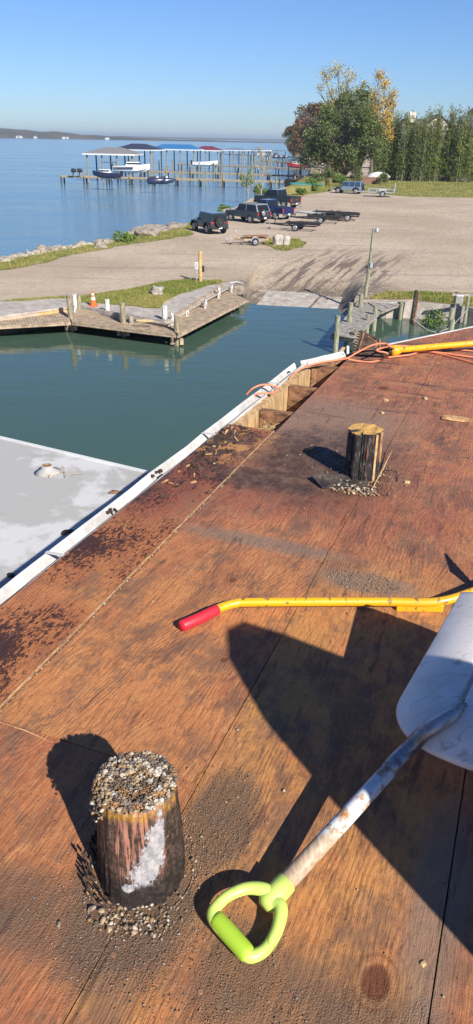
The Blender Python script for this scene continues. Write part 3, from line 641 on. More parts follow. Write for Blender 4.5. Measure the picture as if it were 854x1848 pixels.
# clump of wet leaves stuck in the gutter
for i, (x, y, s_) in enumerate(((283, 856, .018), (205, 925, .014), (535, 672, .02), (485, 712, .018))):
    p = rp(x, y, -.02); mb = MB()
    for j in range(7): mb.rock(p+Vector((rng.normal(0, s_), rng.normal(0, s_), rng.uniform(-.01, .01))), (s_*.5, s_*.35, .008), seed=j+i*9, sub=1, rz=rng.uniform(0, 3))
    tag(mb.build('leaf_clump', M['char']), ('dark leaf clump in the gutter by the white roof corner', 'small dark leaf clump beside the gutter shadow', 'dark leaf clump in the gutter near its corner', 'dark leaf clump where the orange cord crosses the gutter')[i], 'leaves')
# ---- roof litter
def scatter(n, cx, cy, ru, rv, sz, mat, name, label, cat='gravel', z=ZR+.0015, ring=0, flat=.7):
    a = rng.uniform(0, 6.28, n); r = np.sqrt(rng.random(n)) if not ring else np.clip(np.abs(rng.normal(ring, (1-ring)*.6, n)), ring*.86, 3)
    p0 = UVp(*uv((cx, cy))); u = r*np.cos(a)*ru; v = r*np.sin(a)*rv
    X = p0.x+U2.x*u+V2.x*v; Y = p0.y+U2.y*u+V2.y*v; s_ = np.clip(rng.lognormal(0, .5, n), .4, 2.8)*sz
    return tag(pebbles(name, np.c_[X, Y, z+s_*.35], s_, mat, flat=flat), label, cat)
S1 = rp(256, 1572); S1h = .26; S2 = rp(652, 858); S2h = .235
scatter(5200, S1.x, S1.y, .27, .26, .0009, M['grit'], 'sand', 'sandy grit ringed round the gravel-topped stump', 'sand', ring=.5)
scatter(300, S1.x, S1.y, .15, .145, .0024, M['pebble'], 'gravel', 'small stones heaped round the gravel-topped stump', ring=.68)
p = rp(230, 1650); scatter(130, p.x, p.y, .05, .1, .0036, M['pebble'], 'gravel', 'larger tan stones in front of the gravel-topped stump')
p = rp(380, 1500); scatter(1500, p.x, p.y, .2, .10, .0009, M['grit'], 'sand', 'sandy patch right of the gravel-topped stump', 'sand')
p = rp(330, 1750); scatter(1100, p.x, p.y, .12, .25, .0009, M['grit'], 'sand', 'thin sand film between stump and lime handle', 'sand')
scatter(900, S2.x, S2.y, .26, .2, .0026, M['pebble'], 'gravel', 'pale stones scattered round the charred stump', ring=.45)
p = rp(635, 885); scatter(260, p.x, p.y, .05, .13, .0045, M['pebble'], 'gravel', 'stone heap in front of the charred stump')
p = rp(655, 1050); scatter(900, p.x, p.y, .07, .13, .0013, M['grit'], 'sand', 'pale grit smear above the yellow handle', 'sand')
# crumbs in seam A
n = 900; u = rng.uniform(.2, ug-.02, n); v = VA-.003+rng.normal(0, .0035, n); s_ = rng.lognormal(0, .4, n)*.0026
tag(pebbles('seam_crumbs', np.c_[U2.x*u+V2.x*v, U2.y*u+V2.y*v, ZR-.002+s_*.3], s_, M['grit']), 'sand crumbs packed into the long left plywood seam', 'debris')
MB().bar(P3(UVp(-2, VA-.010), ZR-.0005), P3(UVp(ug, VA-.010), ZR-.0005), .006, .004).build('seam_edge', M['splinter'], BH)
n = 420; u = rng.uniform(-.5, 6.5, n); v = rng.uniform(VA-.4, 2.5, n); s_ = rng.lognormal(0, .5, n)*.0024
X = np.c_[U2.x*u+V2.x*v, U2.y*u+V2.y*v, ZR+.001+s_*.3]; k_ = inpoly(X, clipsheet(rect(-1, 7, VA-1, 3)))
tag(pebbles('stray_grit', X[k_], s_[k_], M['pebble']), 'stray grit dotted over the plywood deck', 'gravel')
# charred splintered scraps at the broken end of the outer strip
mb = MB(); mb2 = MB()
for i in range(170):
    x = rng.normal(395, 45); y = 1165-.95*x + rng.normal(0, 22)+ (0 if x < 400 else 5)
    u, v = uv(rp(x, y))
    if v > VA-.01 or u > ug: continue
    p = rp(x, y, .004); q = UVp(*uv(p))
    if (Vector((p.x, p.y))-e0).dot(Vector((-ed.y, ed.x))) > -.01: continue
    a = UA+rng.normal(0, .5); l = rng.uniform(.006, .028); d = Vector((math.sin(a), math.cos(a), rng.normal(0, .15)))*l
    (mb if rng.random() < .82 else mb2).bar(p-d, p+d, rng.uniform(.004, .013), rng.uniform(.002, .006))
o = mb.build('charred_scraps', M['char']); o['kind'] = 'stuff'; tag(o, 'black charred ply flakes at the torn roof edge', 'debris')
o = mb2.build('ply_scraps', M['splinter']); o['kind'] = 'stuff'; tag(o, 'tan torn ply flakes at the torn roof edge', 'debris')
n = 900; x = rng.normal(400, 45, n); y = 1172-.95*x+rng.normal(0, 25, n); P = np.array([tuple(rp(a, b, .002)) for a, b in zip(x, y)]); uu = P[:, 0]*U2.x+P[:, 1]*U2.y; vv = P[:, 0]*V2.x+P[:, 1]*V2.y
k_ = (vv < VA) & (uu < ug) & (((P[:, 0]-e0.x)*(-ed.y)+(P[:, 1]-e0.y)*ed.x) < -.01); tag(pebbles('char_crumbs', P[k_], rng.lognormal(0, .5, k_.sum())*.004, M['char']), 'crumbled charcoal along the broken strip by the gutter', 'debris')
# torn tar paper by the charred stump
def tarscrap(pts, label, lift):
    poly = jag([rp(x, y) for x, y in pts], .03, .05); bm = bmesh.new(); vs = [bm.verts.new((p.x, p.y, 0)) for p in poly]; f = bm.faces.new(vs)
    bmesh.ops.triangulate(bm, faces=[f]); bmesh.ops.subdivide_edges(bm, edges=[e for e in bm.edges if e.calc_length() > .06], cuts=3, use_grid_fill=False)
    bmesh.ops.triangulate(bm, faces=bm.faces)
    for v in bm.verts:
        e = .004 + .012*abs(noise.noise(v.co*6)) + (lift*max(0, noise.noise(v.co*3+Vector((5, 0, 0)))) if v.is_boundary else 0); v.co.z = ZR+e
    me = bpy.data.meshes.new('tar_paper_scrap'); bm.to_mesh(me); bm.free(); me.materials.append(M['tarpaper']); o = bpy.data.objects.new('tar_paper_scrap', me); C.objects.link(o)
    if me.polygons[0].normal.z < 0: me.flip_normals()
    s = o.modifiers.new('s', 'SOLIDIFY'); s.thickness = .004; s.offset = -1; tag(o, label, 'tar paper')
tarscrap([(560, 868), (600, 862), (640, 866), (668, 872), (655, 884), (620, 882), (580, 884)], 'torn black felt strip in front of the charred stump', .05)
# nail heads along the joists
V_ = []
for kk in range(-1, 9):
    for uu in np.arange(-2.9, 8, .406):
        for dv in (.02, .2, .41, .59):
            v = VA+W*kk+dv+rng.normal(0, .006); u = uu+rng.normal(0, .008); q = UVp(u, v)
            if rng.random() < .45 and inpoly(np.array([[q.x, q.y]]), clipsheet(rect(-3, 8, VA-1, VA+6)))[0] and not (v < VA and u > ug-.1): V_.append((q.x, q.y))
mbn = MB()
for x, y in V_: mbn.tube([(x, y, ZR+.0005), (x, y, ZR+.0025)], [.006, .005], 6)
tag(mbn.build('nail_heads', M['rust'], kind='stuff'), 'small rusty nail heads in rows across the plywood deck', 'nails')
# long splinter and wire beside stump 2, wood chips
def sliver(name, pts, r, mat, label, cat): return tag(MB().tube(pts, r, 5).build(name, mat), label, cat)
sliver('wood_splinter', [rp(670, 885, .004), rp(690, 848, .012), rp(708, 812, .03)], [.003, .004, .001], M['splinter'], 'thin orange splinter standing beside the charred stump', 'splinter')
sliver('wire', [rp(690, 850, .006), rp(708, 848, .03), rp(720, 858, .01), rp(717, 868, .004)], .0022, M['char'], 'short dark bent wire right of the charred stump', 'wire')
sliver('wood_splinter', [rp(0, 1303, .003), rp(45, 1318, .004), rp(95, 1340, .003)], [.0012, .0016, .0008], M['splinter'], 'pale thin splinter along the left cross seam', 'splinter')
for (x, y, L_, rz, lab) in ((824, 755, .16, -.2, 'flat tan wood chip lying at right of the deck'), (560, 808, .06, 1, 'small tan chip left of the charred stump shadow')):
    mb = MB().rock(rp(x, y, .008), (L_*.5, L_*.22, .006), seed=x, sub=2, rz=rz); tag(mb.build('wood_chip', M['splinter']), lab, 'wood chip')
for (x, y, s_, lab) in ((768, 719, .016, 'pale pebble at the right side of the deck'), (697, 722, .013, 'pale pebble above the charred stump to the right'), (735, 870, .012, 'cream pebble right of the charred stump'), (690, 745, .013, 'pale pebble behind the charred stump'), (764, 1740, .006, 'white paint crumb near the bottom right seam')):
    tag(MB().rock(rp(x, y, s_*.3), (s_, s_*.7, s_*.5), seed=x, sub=2, rz=x).build('pebble', M['straw']), lab, 'pebble')
# ------------------------------------------------------------------ stump with gravel on top
def stumpmesh(c, h, r0, r1, n, m, disp, lean=(0, 0), topfn=None, bot=-.02):
    vs = []; fs = []
    for j in range(m+1):
        t = j/m; z = bot+(h-bot)*t; rr = r0+(r1-r0)*t
        for i in range(n):
            a = 2*math.pi*i/n; d = disp(a, t); r = rr*(1+d); vs.append((c[0]+math.cos(a)*r+lean[0]*t, c[1]+math.sin(a)*r+lean[1]*t, c[2]+z+(topfn(a, 1) if (topfn and j == m) else 0)))
    for j in range(m):
        for i in range(n): a = j*n+i; b = j*n+(i+1) % n; fs.append((a, b, b+n, a+n))
    base = m*n; K = 6; prev = base
    for k in range(1, K+1):
        t = 1-k/(K+.0001)
        if k == K: break
        o = len(vs)
        for i in range(n):
            p = vs[base+i]; cx, cy = c[0]+lean[0], c[1]+lean[1]; x = cx+(p[0]-cx)*t; y = cy+(p[1]-cy)*t
            vs.append((x, y, c[2]+h+(topfn(2*math.pi*i/n, t) if topfn else 0)+.002*noise.noise(Vector((x*60, y*60, 0)))))
        for i in range(n): a = prev+i; b = prev+(i+1) % n; fs.append((a, b, o+(i+1) % n, o+i))
        prev = o
    o = len(vs); vs.append((c[0]+lean[0], c[1]+lean[1], c[2]+h+(topfn(0, 0) if topfn else 0)))
    for i in range(n): fs.append((prev+i, prev+(i+1) % n, o))
    return MB().add(vs, fs)
def mat_stump1():
    n = NT('creosoted_stump_with_paint'); P = n.vm('SUBTRACT', n.pos, tuple(S1)); s = n.sep(P); z = n.math('DIVIDE', s[2], S1h)
    ang = n.math('ARCTAN2', s[0], n.math('MULTIPLY', s[1], -1.0))     # 0 faces the camera, + right
    av = n.comb(n.math('MULTIPLY', ang, 9.0), n.math('MULTIPLY', z, 1.6), 0); a = n.noise(av, 1, 4, .6, .4); b = n.noise(n.pos, 70, 4, .7); c_ = n.noise(n.map(P, scale=(34, 34, 24)), 1, 5, .75)
    col = n.mix(n.mr(b, .4, .7), (.028, .02, .016), (.10, .06, .04))
    pink = n.math('MULTIPLY', n.mr(n.noise(n.comb(n.math('MULTIPLY', ang, 14.0), n.math('MULTIPLY', z, 2.4), 3), 1, 4, .6, .8), .47, .54), n.math('MULTIPLY', n.mr(z, .22, .45), n.mr(ang, -.65, -.35)))
    pink = n.math('MULTIPLY', pink, n.mr(ang, 1.0, .7)); col = n.mix(n.math('MULTIPLY', pink, .9), col, n.mix(b, (.24, .1, .065), (.42, .2, .14)))
    rim = n.math('MULTIPLY', n.mr(n.math('ADD', z, n.math('MULTIPLY', a, .25)), .97, 1.06), n.mr(z, 1.05, .9)); col = n.mix(n.math('MULTIPLY', rim, .8), col, n.mix(n.mr(b, .4, .6), (.45, .24, .03), (.2, .09, .04)))
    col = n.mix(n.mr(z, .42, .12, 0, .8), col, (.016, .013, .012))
    # grey paint smear, lower right: follows a slanted band
    ctr = n.math('ADD', -.02, n.math('MULTIPLY', z, .88)); dd_ = n.math('ABSOLUTE', n.math('SUBTRACT', ang, ctr)); pw = n.math('SUBTRACT', .40, n.math('MULTIPLY', n.math('ABSOLUTE', n.math('SUBTRACT', z, .46)), .75))
    pm = n.mr(n.math('ADD', n.math('SUBTRACT', dd_, pw), n.math('MULTIPLY', n.math('SUBTRACT', c_, .5), 1.25)), .03, -.02); pm = n.math('MULTIPLY', pm, n.mr(z, .2, .26))
    drip = n.math('MULTIPLY', n.mr(n.vm('LENGTH', n.vm('MULTIPLY', n.vm('SUBTRACT', n.comb(ang, z, n.math('MULTIPLY', c_, .5)), (-.18, .22, .25)), (6.5, 22, 14))), 1.1, .9), 1.0); pm = n.math('MAXIMUM', pm, drip)
    col = n.mix(pm, col, n.mix(n.mr(b, .35, .65), (.24, .235, .25), (.40, .375, .37)))
    topc = n.mr(s[2], S1h-.004, S1h+.002); col = n.mix(topc, col, n.mix(n.mr(b, .4, .6), (.1, .065, .035), (.24, .16, .08)))
    n.bump(n.math('ADD', n.math('ADD', a, b), n.math('MULTIPLY', pm, .6)), .7, .004); return n.fin(col, n.mr(b, .3, .7, .35, .8))
def d1(a, t):
    fx = math.cos(a)*2.2; fy = math.sin(a)*2.2; left = max(0, math.cos(a-3.6))
    return .07*noise.noise(Vector((fx, fy, t*1.2))) + .045*noise.noise(Vector((fx*5, fy*5, t*1.5)))*(1-.3*t) + .05*left*noise.noise(Vector((fx*7, fy*7, t*5))) + .02*noise.noise(Vector((fx*12, fy*12, t*8))) - .05*max(0, noise.noise(Vector((fx*4.2, fy*4.2, t*.8+4)))-.12)*4*.35
T1 = thing('piling_stump', 'cut-off piling stump with a cap of small tan gravel', 'stump', tuple(S1))
lean1 = rp(0, 0)*0
top1 = Vector((-.002, .012)) 
def tf1(a, k): return .012*(1-k*k) 
stumpmesh(S1, S1h-.012, .092, .0815, 150, 70, d1, (top1.x, top1.y), tf1).build('trunk', mat_stump1(), T1, smooth=True)
# gravel cap
n = 2100; r = .081*np.sqrt(rng.random(n)); a = rng.uniform(0, 6.28, n)
ring_w = rng.random(n)
X = S1.x+top1.x+r*np.cos(a); Y = S1.y+top1.y+r*np.sin(a)
big = (r > .05) | (Y > S1.y+.02); sz = np.where(big, rng.lognormal(0, .35, n)*.0034, rng.lognormal(0, .35, n)*.002)
Z = S1.z+S1h-.009+.013*(1-(r/.084)**2)+rng.uniform(0, .006, n)*big
pebbles('gravel_cap', np.c_[X, Y, Z], sz, M['pebble'], T1)
n = 200; a = rng.uniform(2.2, 4.0, n); t = rng.beta(3, 1.2, n); r = .0835+.013*(1-t)
tp = t*.16+.10
pebbles('stuck_gravel', np.c_[S1.x+top1.x+r*np.cos(a)*1.0, S1.y+top1.y+r*np.sin(a), S1.z+S1h-.065+.06*t], rng.lognormal(0, .3, n)*.0036, M['pebble'], T1)
# bark flakes at left foot
mb = MB()
for i in range(60):
    a = rng.uniform(2.3, 4.3); r = rng.uniform(.1, .125); p = Vector((S1.x+math.cos(a)*r, S1.y+math.sin(a)*r, ZR+rng.uniform(.004, .05))); d = Vector((math.cos(a)*.3, math.sin(a)*.3, 1)).normalized()*rng.uniform(.004, .013)
    mb.bar(p-d, p+d, rng.uniform(.003, .008), .002)
mb.build('bark_flakes', M['char'], T1, kind='stuff')
# ---- charred stump
def mat_stump2():
    n = NT('charred_stump'); P = n.vm('SUBTRACT', n.pos, tuple(S2)); s = n.sep(P); b = n.noise(n.map(P, scale=(60, 60, 22)), 1, 4, .7); a = n.noise(n.map(P, scale=(30, 30, 3)), 1, 3, .6)
    ang = n.math('ARCTAN2', s[0], n.math('MULTIPLY', s[1], -1.0))
    col = n.mix(n.mr(b, .5, .72), (.012, .01, .01), (.16, .13, .12)); col = n.mix(n.math('MULTIPLY', n.mr(a, .56, .62), n.mr(ang, -.2, .6)), col, (.3, .12, .05)); col = n.mix(n.math('MULTIPLY', n.mr(a, .6, .65), n.mr(s[2], .08, .14)), col, (.25, .09, .04))
    r = n.math('ADD', n.math('MULTIPLY', n.vm('LENGTH', n.comb(s[0], s[1], 0)), 900.0), n.math('MULTIPLY', b, 7.0)); ring = n.mr(n.math('SINE', r), -.5, 1)
    tcol = n.mix(n.math('MULTIPLY', ring, .5), (.56, .33, .09), (.36, .17, .05)); crk = n.noise(n.map(P, rot=.5, scale=(20, 160, 1)), 1, 3, .6); tcol = n.mix(n.mr(crk, .64, .69), tcol, (.05, .02, .015))
    col = n.mix(n.mr(s[2], S2h-.03, S2h-.024), col, tcol) if False else n.mix(n.mr(n.sep(n.geo.outputs['Normal'])[2], .5, .7), col, tcol)
    n.bump(n.math('ADD', a, b), .8, .006); return n.fin(col, .75)
def d2(a, t):
    fx = math.cos(a)*1.5; fy = math.sin(a)*1.5; v = .10*noise.noise(Vector((fx*2.2, fy*2.2, t*.3))) + .07*noise.noise(Vector((fx*6, fy*6, t*.6)))
    v += -.13*max(0, 1-abs((a-4.35))/.09) - .1*max(0, 1-abs((a-5.25))/.06) -.12*max(0, 1-abs(a-3.75)/.07)*1 - .07*(1 if 4.45 < a < 5.15 else 0)*(.6+.4*math.sin(t*14+a*3)); return v
T2 = thing('piling_stump', 'black charred piling stump with a bright cut top', 'stump', tuple(S2))
def tf2(a, k): return .006*noise.noise(Vector((math.cos(a)*k*2, math.sin(a)*k*2, 4)))-(.012 if (3.3 < a < 4.3 and k > .45) else 0)
stumpmesh(S2, S2h, .079, .076, 120, 40, d2, (0, 0), tf2).build('trunk', mat_stump2(), T2)
for (a, l, w_) in ((5.28, .225, .012), (5.9, .15, .007)):
    x = S2.x+math.cos(a)*.079; y = S2.y+math.sin(a)*.079
    MB().bar((x, y, S2.z+S2h-l-.002), (x-.003*math.cos(a), y-.003*math.sin(a), S2.z+S2h-.004), w_, .01, up=(math.cos(a), math.sin(a), 0)).build('split_strip', M['splinter'], T2)
# ------------------------------------------------------------------ scoop shovel
SH = thing('scoop_shovel', 'aluminium scoop shovel with lime green D-handle, nearest tool', 'shovel', tuple(rp(530, 1570)))
def rh(px, py, h): return at(px, py, ZR+h)
q0 = rh(512, 1598, .042); q1 = rh(704, 1388, .128); ax = (q1-q0).normalized()
MB().tube([q0-ax*.02, q0.lerp(q1, .35), q0.lerp(q1, .7), q1], [.0195, .0195, .019, .0185], 20).build('shaft', M['shaft'], SH, smooth=True)
s1 = q1+ax*.07; q2 = rh(797, 1306, .178)
sock = [q1-ax*.005, q1+ax*.03, q1+ax*.075, rh(762, 1326, .195), rh(790, 1308, .222), rh(815, 1291, .236), rh(840, 1270, .243)]
MB().tube(sock, [.0205, .0205, .019, .018, .019, .017, .006], 18).build('socket', M['socket'], SH, smooth=True)
# D handle: ferrule, two arms, grip (in the plane nearly parallel to the deck)
f0 = q0+ax*.01; side_ = ax.cross(Vector((0, 0, 1))).normalized(); upv = side_.cross(ax)
# grip end points from the photo
gA = rh(389, 1657, .035); gB = rh(449, 1724, .026)
MB().tube([f0, f0-ax*.03, f0-ax*.05, f0-ax*.062, f0-ax*.07], [.023, .0235, .0235, .021, .012], 20).build('ferrule', M['lime'], SH, smooth=True)
j = f0-ax*.052
def sm(pts, k=4):
    out = []; n_ = len(pts)
    for i in range(n_-1):
        p0, p1, p2, p3 = pts[max(i-1, 0)], pts[i], pts[i+1], pts[min(i+2, n_-1)]
        for s_ in range(k):
            t = s_/k; out.append(.5*((2*p1)+(p2-p0)*t+(2*p0-5*p1+4*p2-p3)*t*t+(3*p1-p0-3*p2+p3)*t**3))
    return out+[pts[-1]]
loop = [f0-ax*.035, f0-ax*.05, rh(480, 1607, .046), rh(447, 1603, .047), rh(413, 1616, .045), rh(390, 1637, .039), rh(385, 1652, .035), rh(395, 1669, .033), rh(420, 1697, .028), rh(443, 1721, .025), rh(458, 1725, .024), rh(481, 1711, .026), rh(500, 1678, .032), rh(507, 1638, .04), f0-ax*.052, f0-ax*.035]
lr = [.017, .017, .0145, .0125, .0115, .012, .0135, .0145, .0145, .0135, .0125, .012, .0125, .0145, .017, .017]
lp_ = sm(loop, 5); lrr = []
for i in range(len(lp_)):
    f = i/5; k = min(int(f), len(lr)-2); lrr.append(lr[k]+(lr[k+1]-lr[k])*(f-k))
MB().tube(lp_, lrr, 18).build('handle_loop', M['lime'], SH, smooth=True)
web = [j+ax*.01, rh(484, 1612, .05), rh(500, 1634, .045)]
gp_ = [gA.lerp(gB, t) for t in (.0, .03, .1, .3, .5, .7, .9, .97, 1.0)]
MB().tube(gp_, [.0145, .0165, .0178, .0182, .0184, .0182, .0178, .0165, .0145], 22).build('grip', M['limegrip'], SH, smooth=True)
# scoop blade
L1 = rh(826, 1068, .285); L0 = rh(722, 1262, .17)
vx = (L1-L0).normalized(); Ls = (L1-L0).length
uxr = Vector((.80, -.56, .03)); uxr = (uxr - vx*uxr.dot(vx)).normalized(); nw = uxr.cross(vx)
Wd = .345
def scoop(u, v):   # u 0..1 across, v -..1 along
    x = (u-.5)*2; crown = .062*(1-abs(x)**2.2)*(1-.35*max(0, v)) 
    ridge_ = 0
    for r0 in (-.15, .17): ridge_ += -.022*math.exp(-((x-r0)/.045)**2)*min(1, max(0, (v+.05)*6))
    return x, crown+ridge_
vs = []; fs = []; NU, NV = 150, 50
for jv in range(NV+1):
    tv = jv/NV; 
    for iu in range(NU+1):
        u = iu/NU; x = (u-.5)*2
        vb = -.30*math.sqrt(max(0, 1-abs(x)**2.4))          # rounded back
        v = vb+(1-vb)*tv; x2, cz = scoop(u, v)
        half = Wd/2*(1-.06*max(0, v))
        tipz = 0
        back = -.045*max(0, -v/.3)**2
        p = L0 + uxr*(Wd/2 + x*half) + vx*(v*Ls) + nw*(cz - .045*abs(x)**8*0 + back)
        vs.append(tuple(p))
for jv in range(NV):
    for iu in range(NU): a = jv*(NU+1)+iu; fs.append((a, a+1, a+NU+2, a+NU+1))
o = MB().add(vs, fs).build('scoop_blade', M['alu'], SH, smooth=True); m_ = o.modifiers.new('s', 'SOLIDIFY'); m_.thickness = .003; m_.offset = 0
for (px, py, h) in ((806, 1296, .232), (822, 1300, .226), (796, 1316, .214), (836, 1262, .245)):
    q = rh(px, py, h+.006); MB().tube([q, q+nw*.004, q+nw*.006], [.006, .0055, .003], 10).build('rivet', M['socket'], SH)
# ------------------------------------------------------------------ yellow tear-off tools
Y1 = thing('roof_tear_off_tool', 'yellow handled tool with red grip lying behind the scoop shovel', 'roofing tool', tuple(rp(600, 1087)))
hp = [rh(386, 1103, .022), rh(400, 1096, .024), rh(425, 1089, .026), rh(452, 1087, .027), rh(600, 1086, .028), rh(700, 1086, .03), rh(790, 1086, .038), rh(860, 1066, .06), rh(960, 1030, .10)]
MB().tube(sm(hp, 5), .0155, 16).build('handle', M['yellow'], Y1, smooth=True)
MB().tube([rh(327, 1131, .019), rh(330, 1129, .019), rh(360, 1116, .020), rh(390, 1101, .022), rh(392, 1100, .022)], [.016, .0195, .0195, .0185, .0175], 18).build('grip', M['redgrip'], Y1, smooth=True)
MB().bar(rh(715, 1094, .014), rh(800, 1096, .018), .022, .03).build('brace', M['yellow'], Y1, bevel=.004)
def back(px, py, h):
    q = rp(px, py); return q - S*(h/-S.z)
c1_, c2_, c3_, c4_ = back(802, 998, .2), back(862, 1062, .03), back(765, 1052, .36), back(812, 1031, .21)
def toothed(A, B, Cc, D, n_, thick=.004, tooth=.012):
    """plate A-B toothed edge, C and D the inner corners"""
    e = []; 
    out = ((A+B)/2-(Cc+D)/2).normalized()
    for i in range(n_):
        t0, t1, t2 = i/n_, (i+.5)/n_, (i+.52)/n_
        e += [A.lerp(B, t0), A.lerp(B, t1), A.lerp(B, t2)+out*tooth, A.lerp(B, (i+.98)/n_)+out*tooth*.9]
    e.append(B); poly = e+[Cc, D]; nn = (B-A).cross(D-A).normalized()*thick; k = len(poly)
    return MB().add([p for p in poly]+[p-nn for p in poly], [tuple(range(k)), tuple(range(k, 2*k))[::-1]]+[(i, (i+1) % k, (i+1) % k+k, i+k) for i in range(k)][::1])
toothed(back(802, 998, .17), back(868, 1070, .03), back(880, 1085, .06), back(812, 1031, .21), 9).build('toothed_blade', M['black'], Y1)
bxy = [back(812, 1031, .2), back(765, 1050, .12), back(700, 1085, .06), back(880, 1090, .06)]
MB().add(bxy+[p+Vector((0, 0, -.004)) for p in bxy], [(0, 1, 2, 3), (7, 6, 5, 4), (0, 4, 5, 1), (1, 5, 6, 2), (2, 6, 7, 3), (3, 7, 4, 0)]).build('blade_plate', M['black'], Y1) if False else None
# far tool
Y2 = thing('roof_tear_off_tool', 'yellow handled roof stripping shovel with black toothed blade at the far edge', 'roofing tool', tuple(rp(700, 630)))
A, B, Cc, D = rh(652, 595, .14), rh(640, 638, .03), rh(700, 643, .015), rh(708, 624, .05)
toothed(A, B, Cc, D, 9, .005, .02).build('toothed_blade', M['char'], Y2)
nn = (B-A).cross(D-A).normalized()
if nn.y > 0: nn = -nn
def inb(s, t): return (A.lerp(B, t)).lerp(D.lerp(Cc, t), s) + nn*.008
for p, q in (((.1, .1), (.1, .95)), ((.25, .2), (.6, .35)), ((.6, .35), (.55, .6)), ((.6, .05), (.75, .9)), ((.2, .85), (.5, .75))): MB().bar(inb(*p), inb(*q), .012, .01).build('rib', M['rust'], Y2)
MB().tube([rh(698, 634, .04), rh(712, 632, .045)], [.045, .03], 10).build('socket', M['black'], Y2)
MB().tube([rh(706, 634, .045), rh(716, 632, .045), rh(724, 631, .045), rh(850, 620, .07), rh(900, 616, .08)], [.045, .04, .024, .022, .022], 14).build('handle', M['yellow'], Y2, smooth=True)
MB().bar(rh(706, 629, .06), rh(722, 634, .035), .03, .03).build('collar', M['yellow'], Y2, bevel=.006)
# cords
def cord(pts, r, label): 
    return tag(MB().tube(sm([rh(*p) for p in pts], 6), r, 8).build('extension_cord', M['cord'], smooth=True), label, 'cord')
cord([(444, 713, -.03), (458, 700, .02), (478, 694, .03), (500, 699, -.0), (492, 709, -.01), (470, 710, 0), (452, 716, -.03)], .0062, 'orange cord end looped over the gutter beside the torn bay')
cord([(522, 686, -.02), (528, 678, .0), (545, 665, .02), (575, 655, .03), (612, 649, .04), (628, 646, .05), (645, 636, .06), (672, 623, .11), (695, 620, .12), (706, 626, .1), (730, 632, .02), (790, 636, .012), (840, 643, .01), (900, 650, .01)], .0066, 'long orange cord running from the gutter past the toothed blade')
cord([(628, 648, .03), (650, 652, .01), (672, 653, .01), (690, 648, .01), (700, 638, .08), (680, 633, .1), (690, 628, .1), (720, 624, .03), (770, 627, .01), (860, 634, .01), (920, 640, .01)], .0062, 'orange cord looped under the black blade and yellow handle')
cord([(700, 645, .01), (740, 640, .01), (765, 634, .012), (800, 640, .01), (860, 656, .01), (920, 668, .01)], .0062, 'orange cord branch running off right below the yellow handle')
# made-up bin and felt sheet out of view, added to cast a deck shadow
BN = thing('shadow_caster', 'made-up black bin with felt sheet, added out of view to cast the deck shadow', 'shadow caster', (1.12, .5, ZR))
bc = Vector((1.12, .5, ZR))
# lower body of the added shadow caster
MB().tube([bc, bc+Vector((0, 0, .05)), bc+Vector((0, 0, .66)), bc+Vector((0, 0, .68))], [.29, .30, .32, .32], 28).build('caster_body', M['black'], BN)
MB().tube([bc+Vector((0, 0, .655)), bc+Vector((0, 0, .675))], [.332, .332], 28).build('rim', M['black'], BN)
pt_ = Vector((math.cos(SUN_AZ), -math.sin(SUN_AZ), 0))
prof_ = [(-.33, .3), (-.335, .75), (-.325, .98), (-.27, 1.17), (-.2, 1.265), (-.13, 1.265), (-.05, 1.17), (.04, 1.05), (.12, .92), (.22, .72), (.24, .3)]  # felt sheet outline shaped to throw the rounded shadow tip
vs = []; n_ = len(prof_)
for sgn in (-1, 1):
    for i, (t_, z_) in enumerate(prof_):
        q_ = bc+pt_*(t_+.008*noise.noise(Vector((i, 2, 0))))+Vector((S.x, S.y, 0)).normalized()*(.03*sgn+.05*noise.noise(Vector((i*.7, 0, 1)))); vs.append((q_.x, q_.y, ZR+z_+.01*noise.noise(Vector((i, 5, 1)))))
MB().add(vs, [tuple(range(n_)), tuple(range(n_, 2*n_))[::-1]]+[(i+n_, (i+1) % n_+n_, (i+1) % n_, i) for i in range(n_)]).build('caster_outline', M['tarpaper'], BN)
# ------------------------------------------------------------------ boardwalk round the lawn
ZD = .62
def piling(px, py, top_py, r, mat, label, group, zb=0.0, cap=None, name='mooring_piling', seed=0, lean=None, depth=1.2):
    b = at(px, py, zb); h = 0.2
    for _ in range(60):
        p = b+Vector((0, 0, h)); d = p-Vector((0, 0, CAMZ)); y = 924-FPX*d.dot(UP)/d.dot(FW)
        h += (y-top_py)*d.dot(FW)/FPX*.9
    t = thing(name, label, 'piling', tuple(b), group)
    ln = Vector(lean or (0, 0, 0)); N = 6
    pts = [b+Vector((0, 0, -depth))]+[b+Vector((noise.noise(Vector((px, i, 0)))*.02, 0, h*i/N))+ln*(i/N) for i in range(N+1)]
    MB().tube(pts, [r*1.05]+[r*(1.04-.1*i/N) for i in range(N+1)], 12).build('post', M[mat], t, smooth=False)
    if cap:
        MB().tube([pts[-1]+Vector((0, 0, .002)), pts[-1]+Vector((0, 0, .012))], [r*.97, r*.9], 12).build('cut_top', M[cap], t)
    return t, b, h
walk = [[(-420, 600), (140, 578), (0, 0)],]
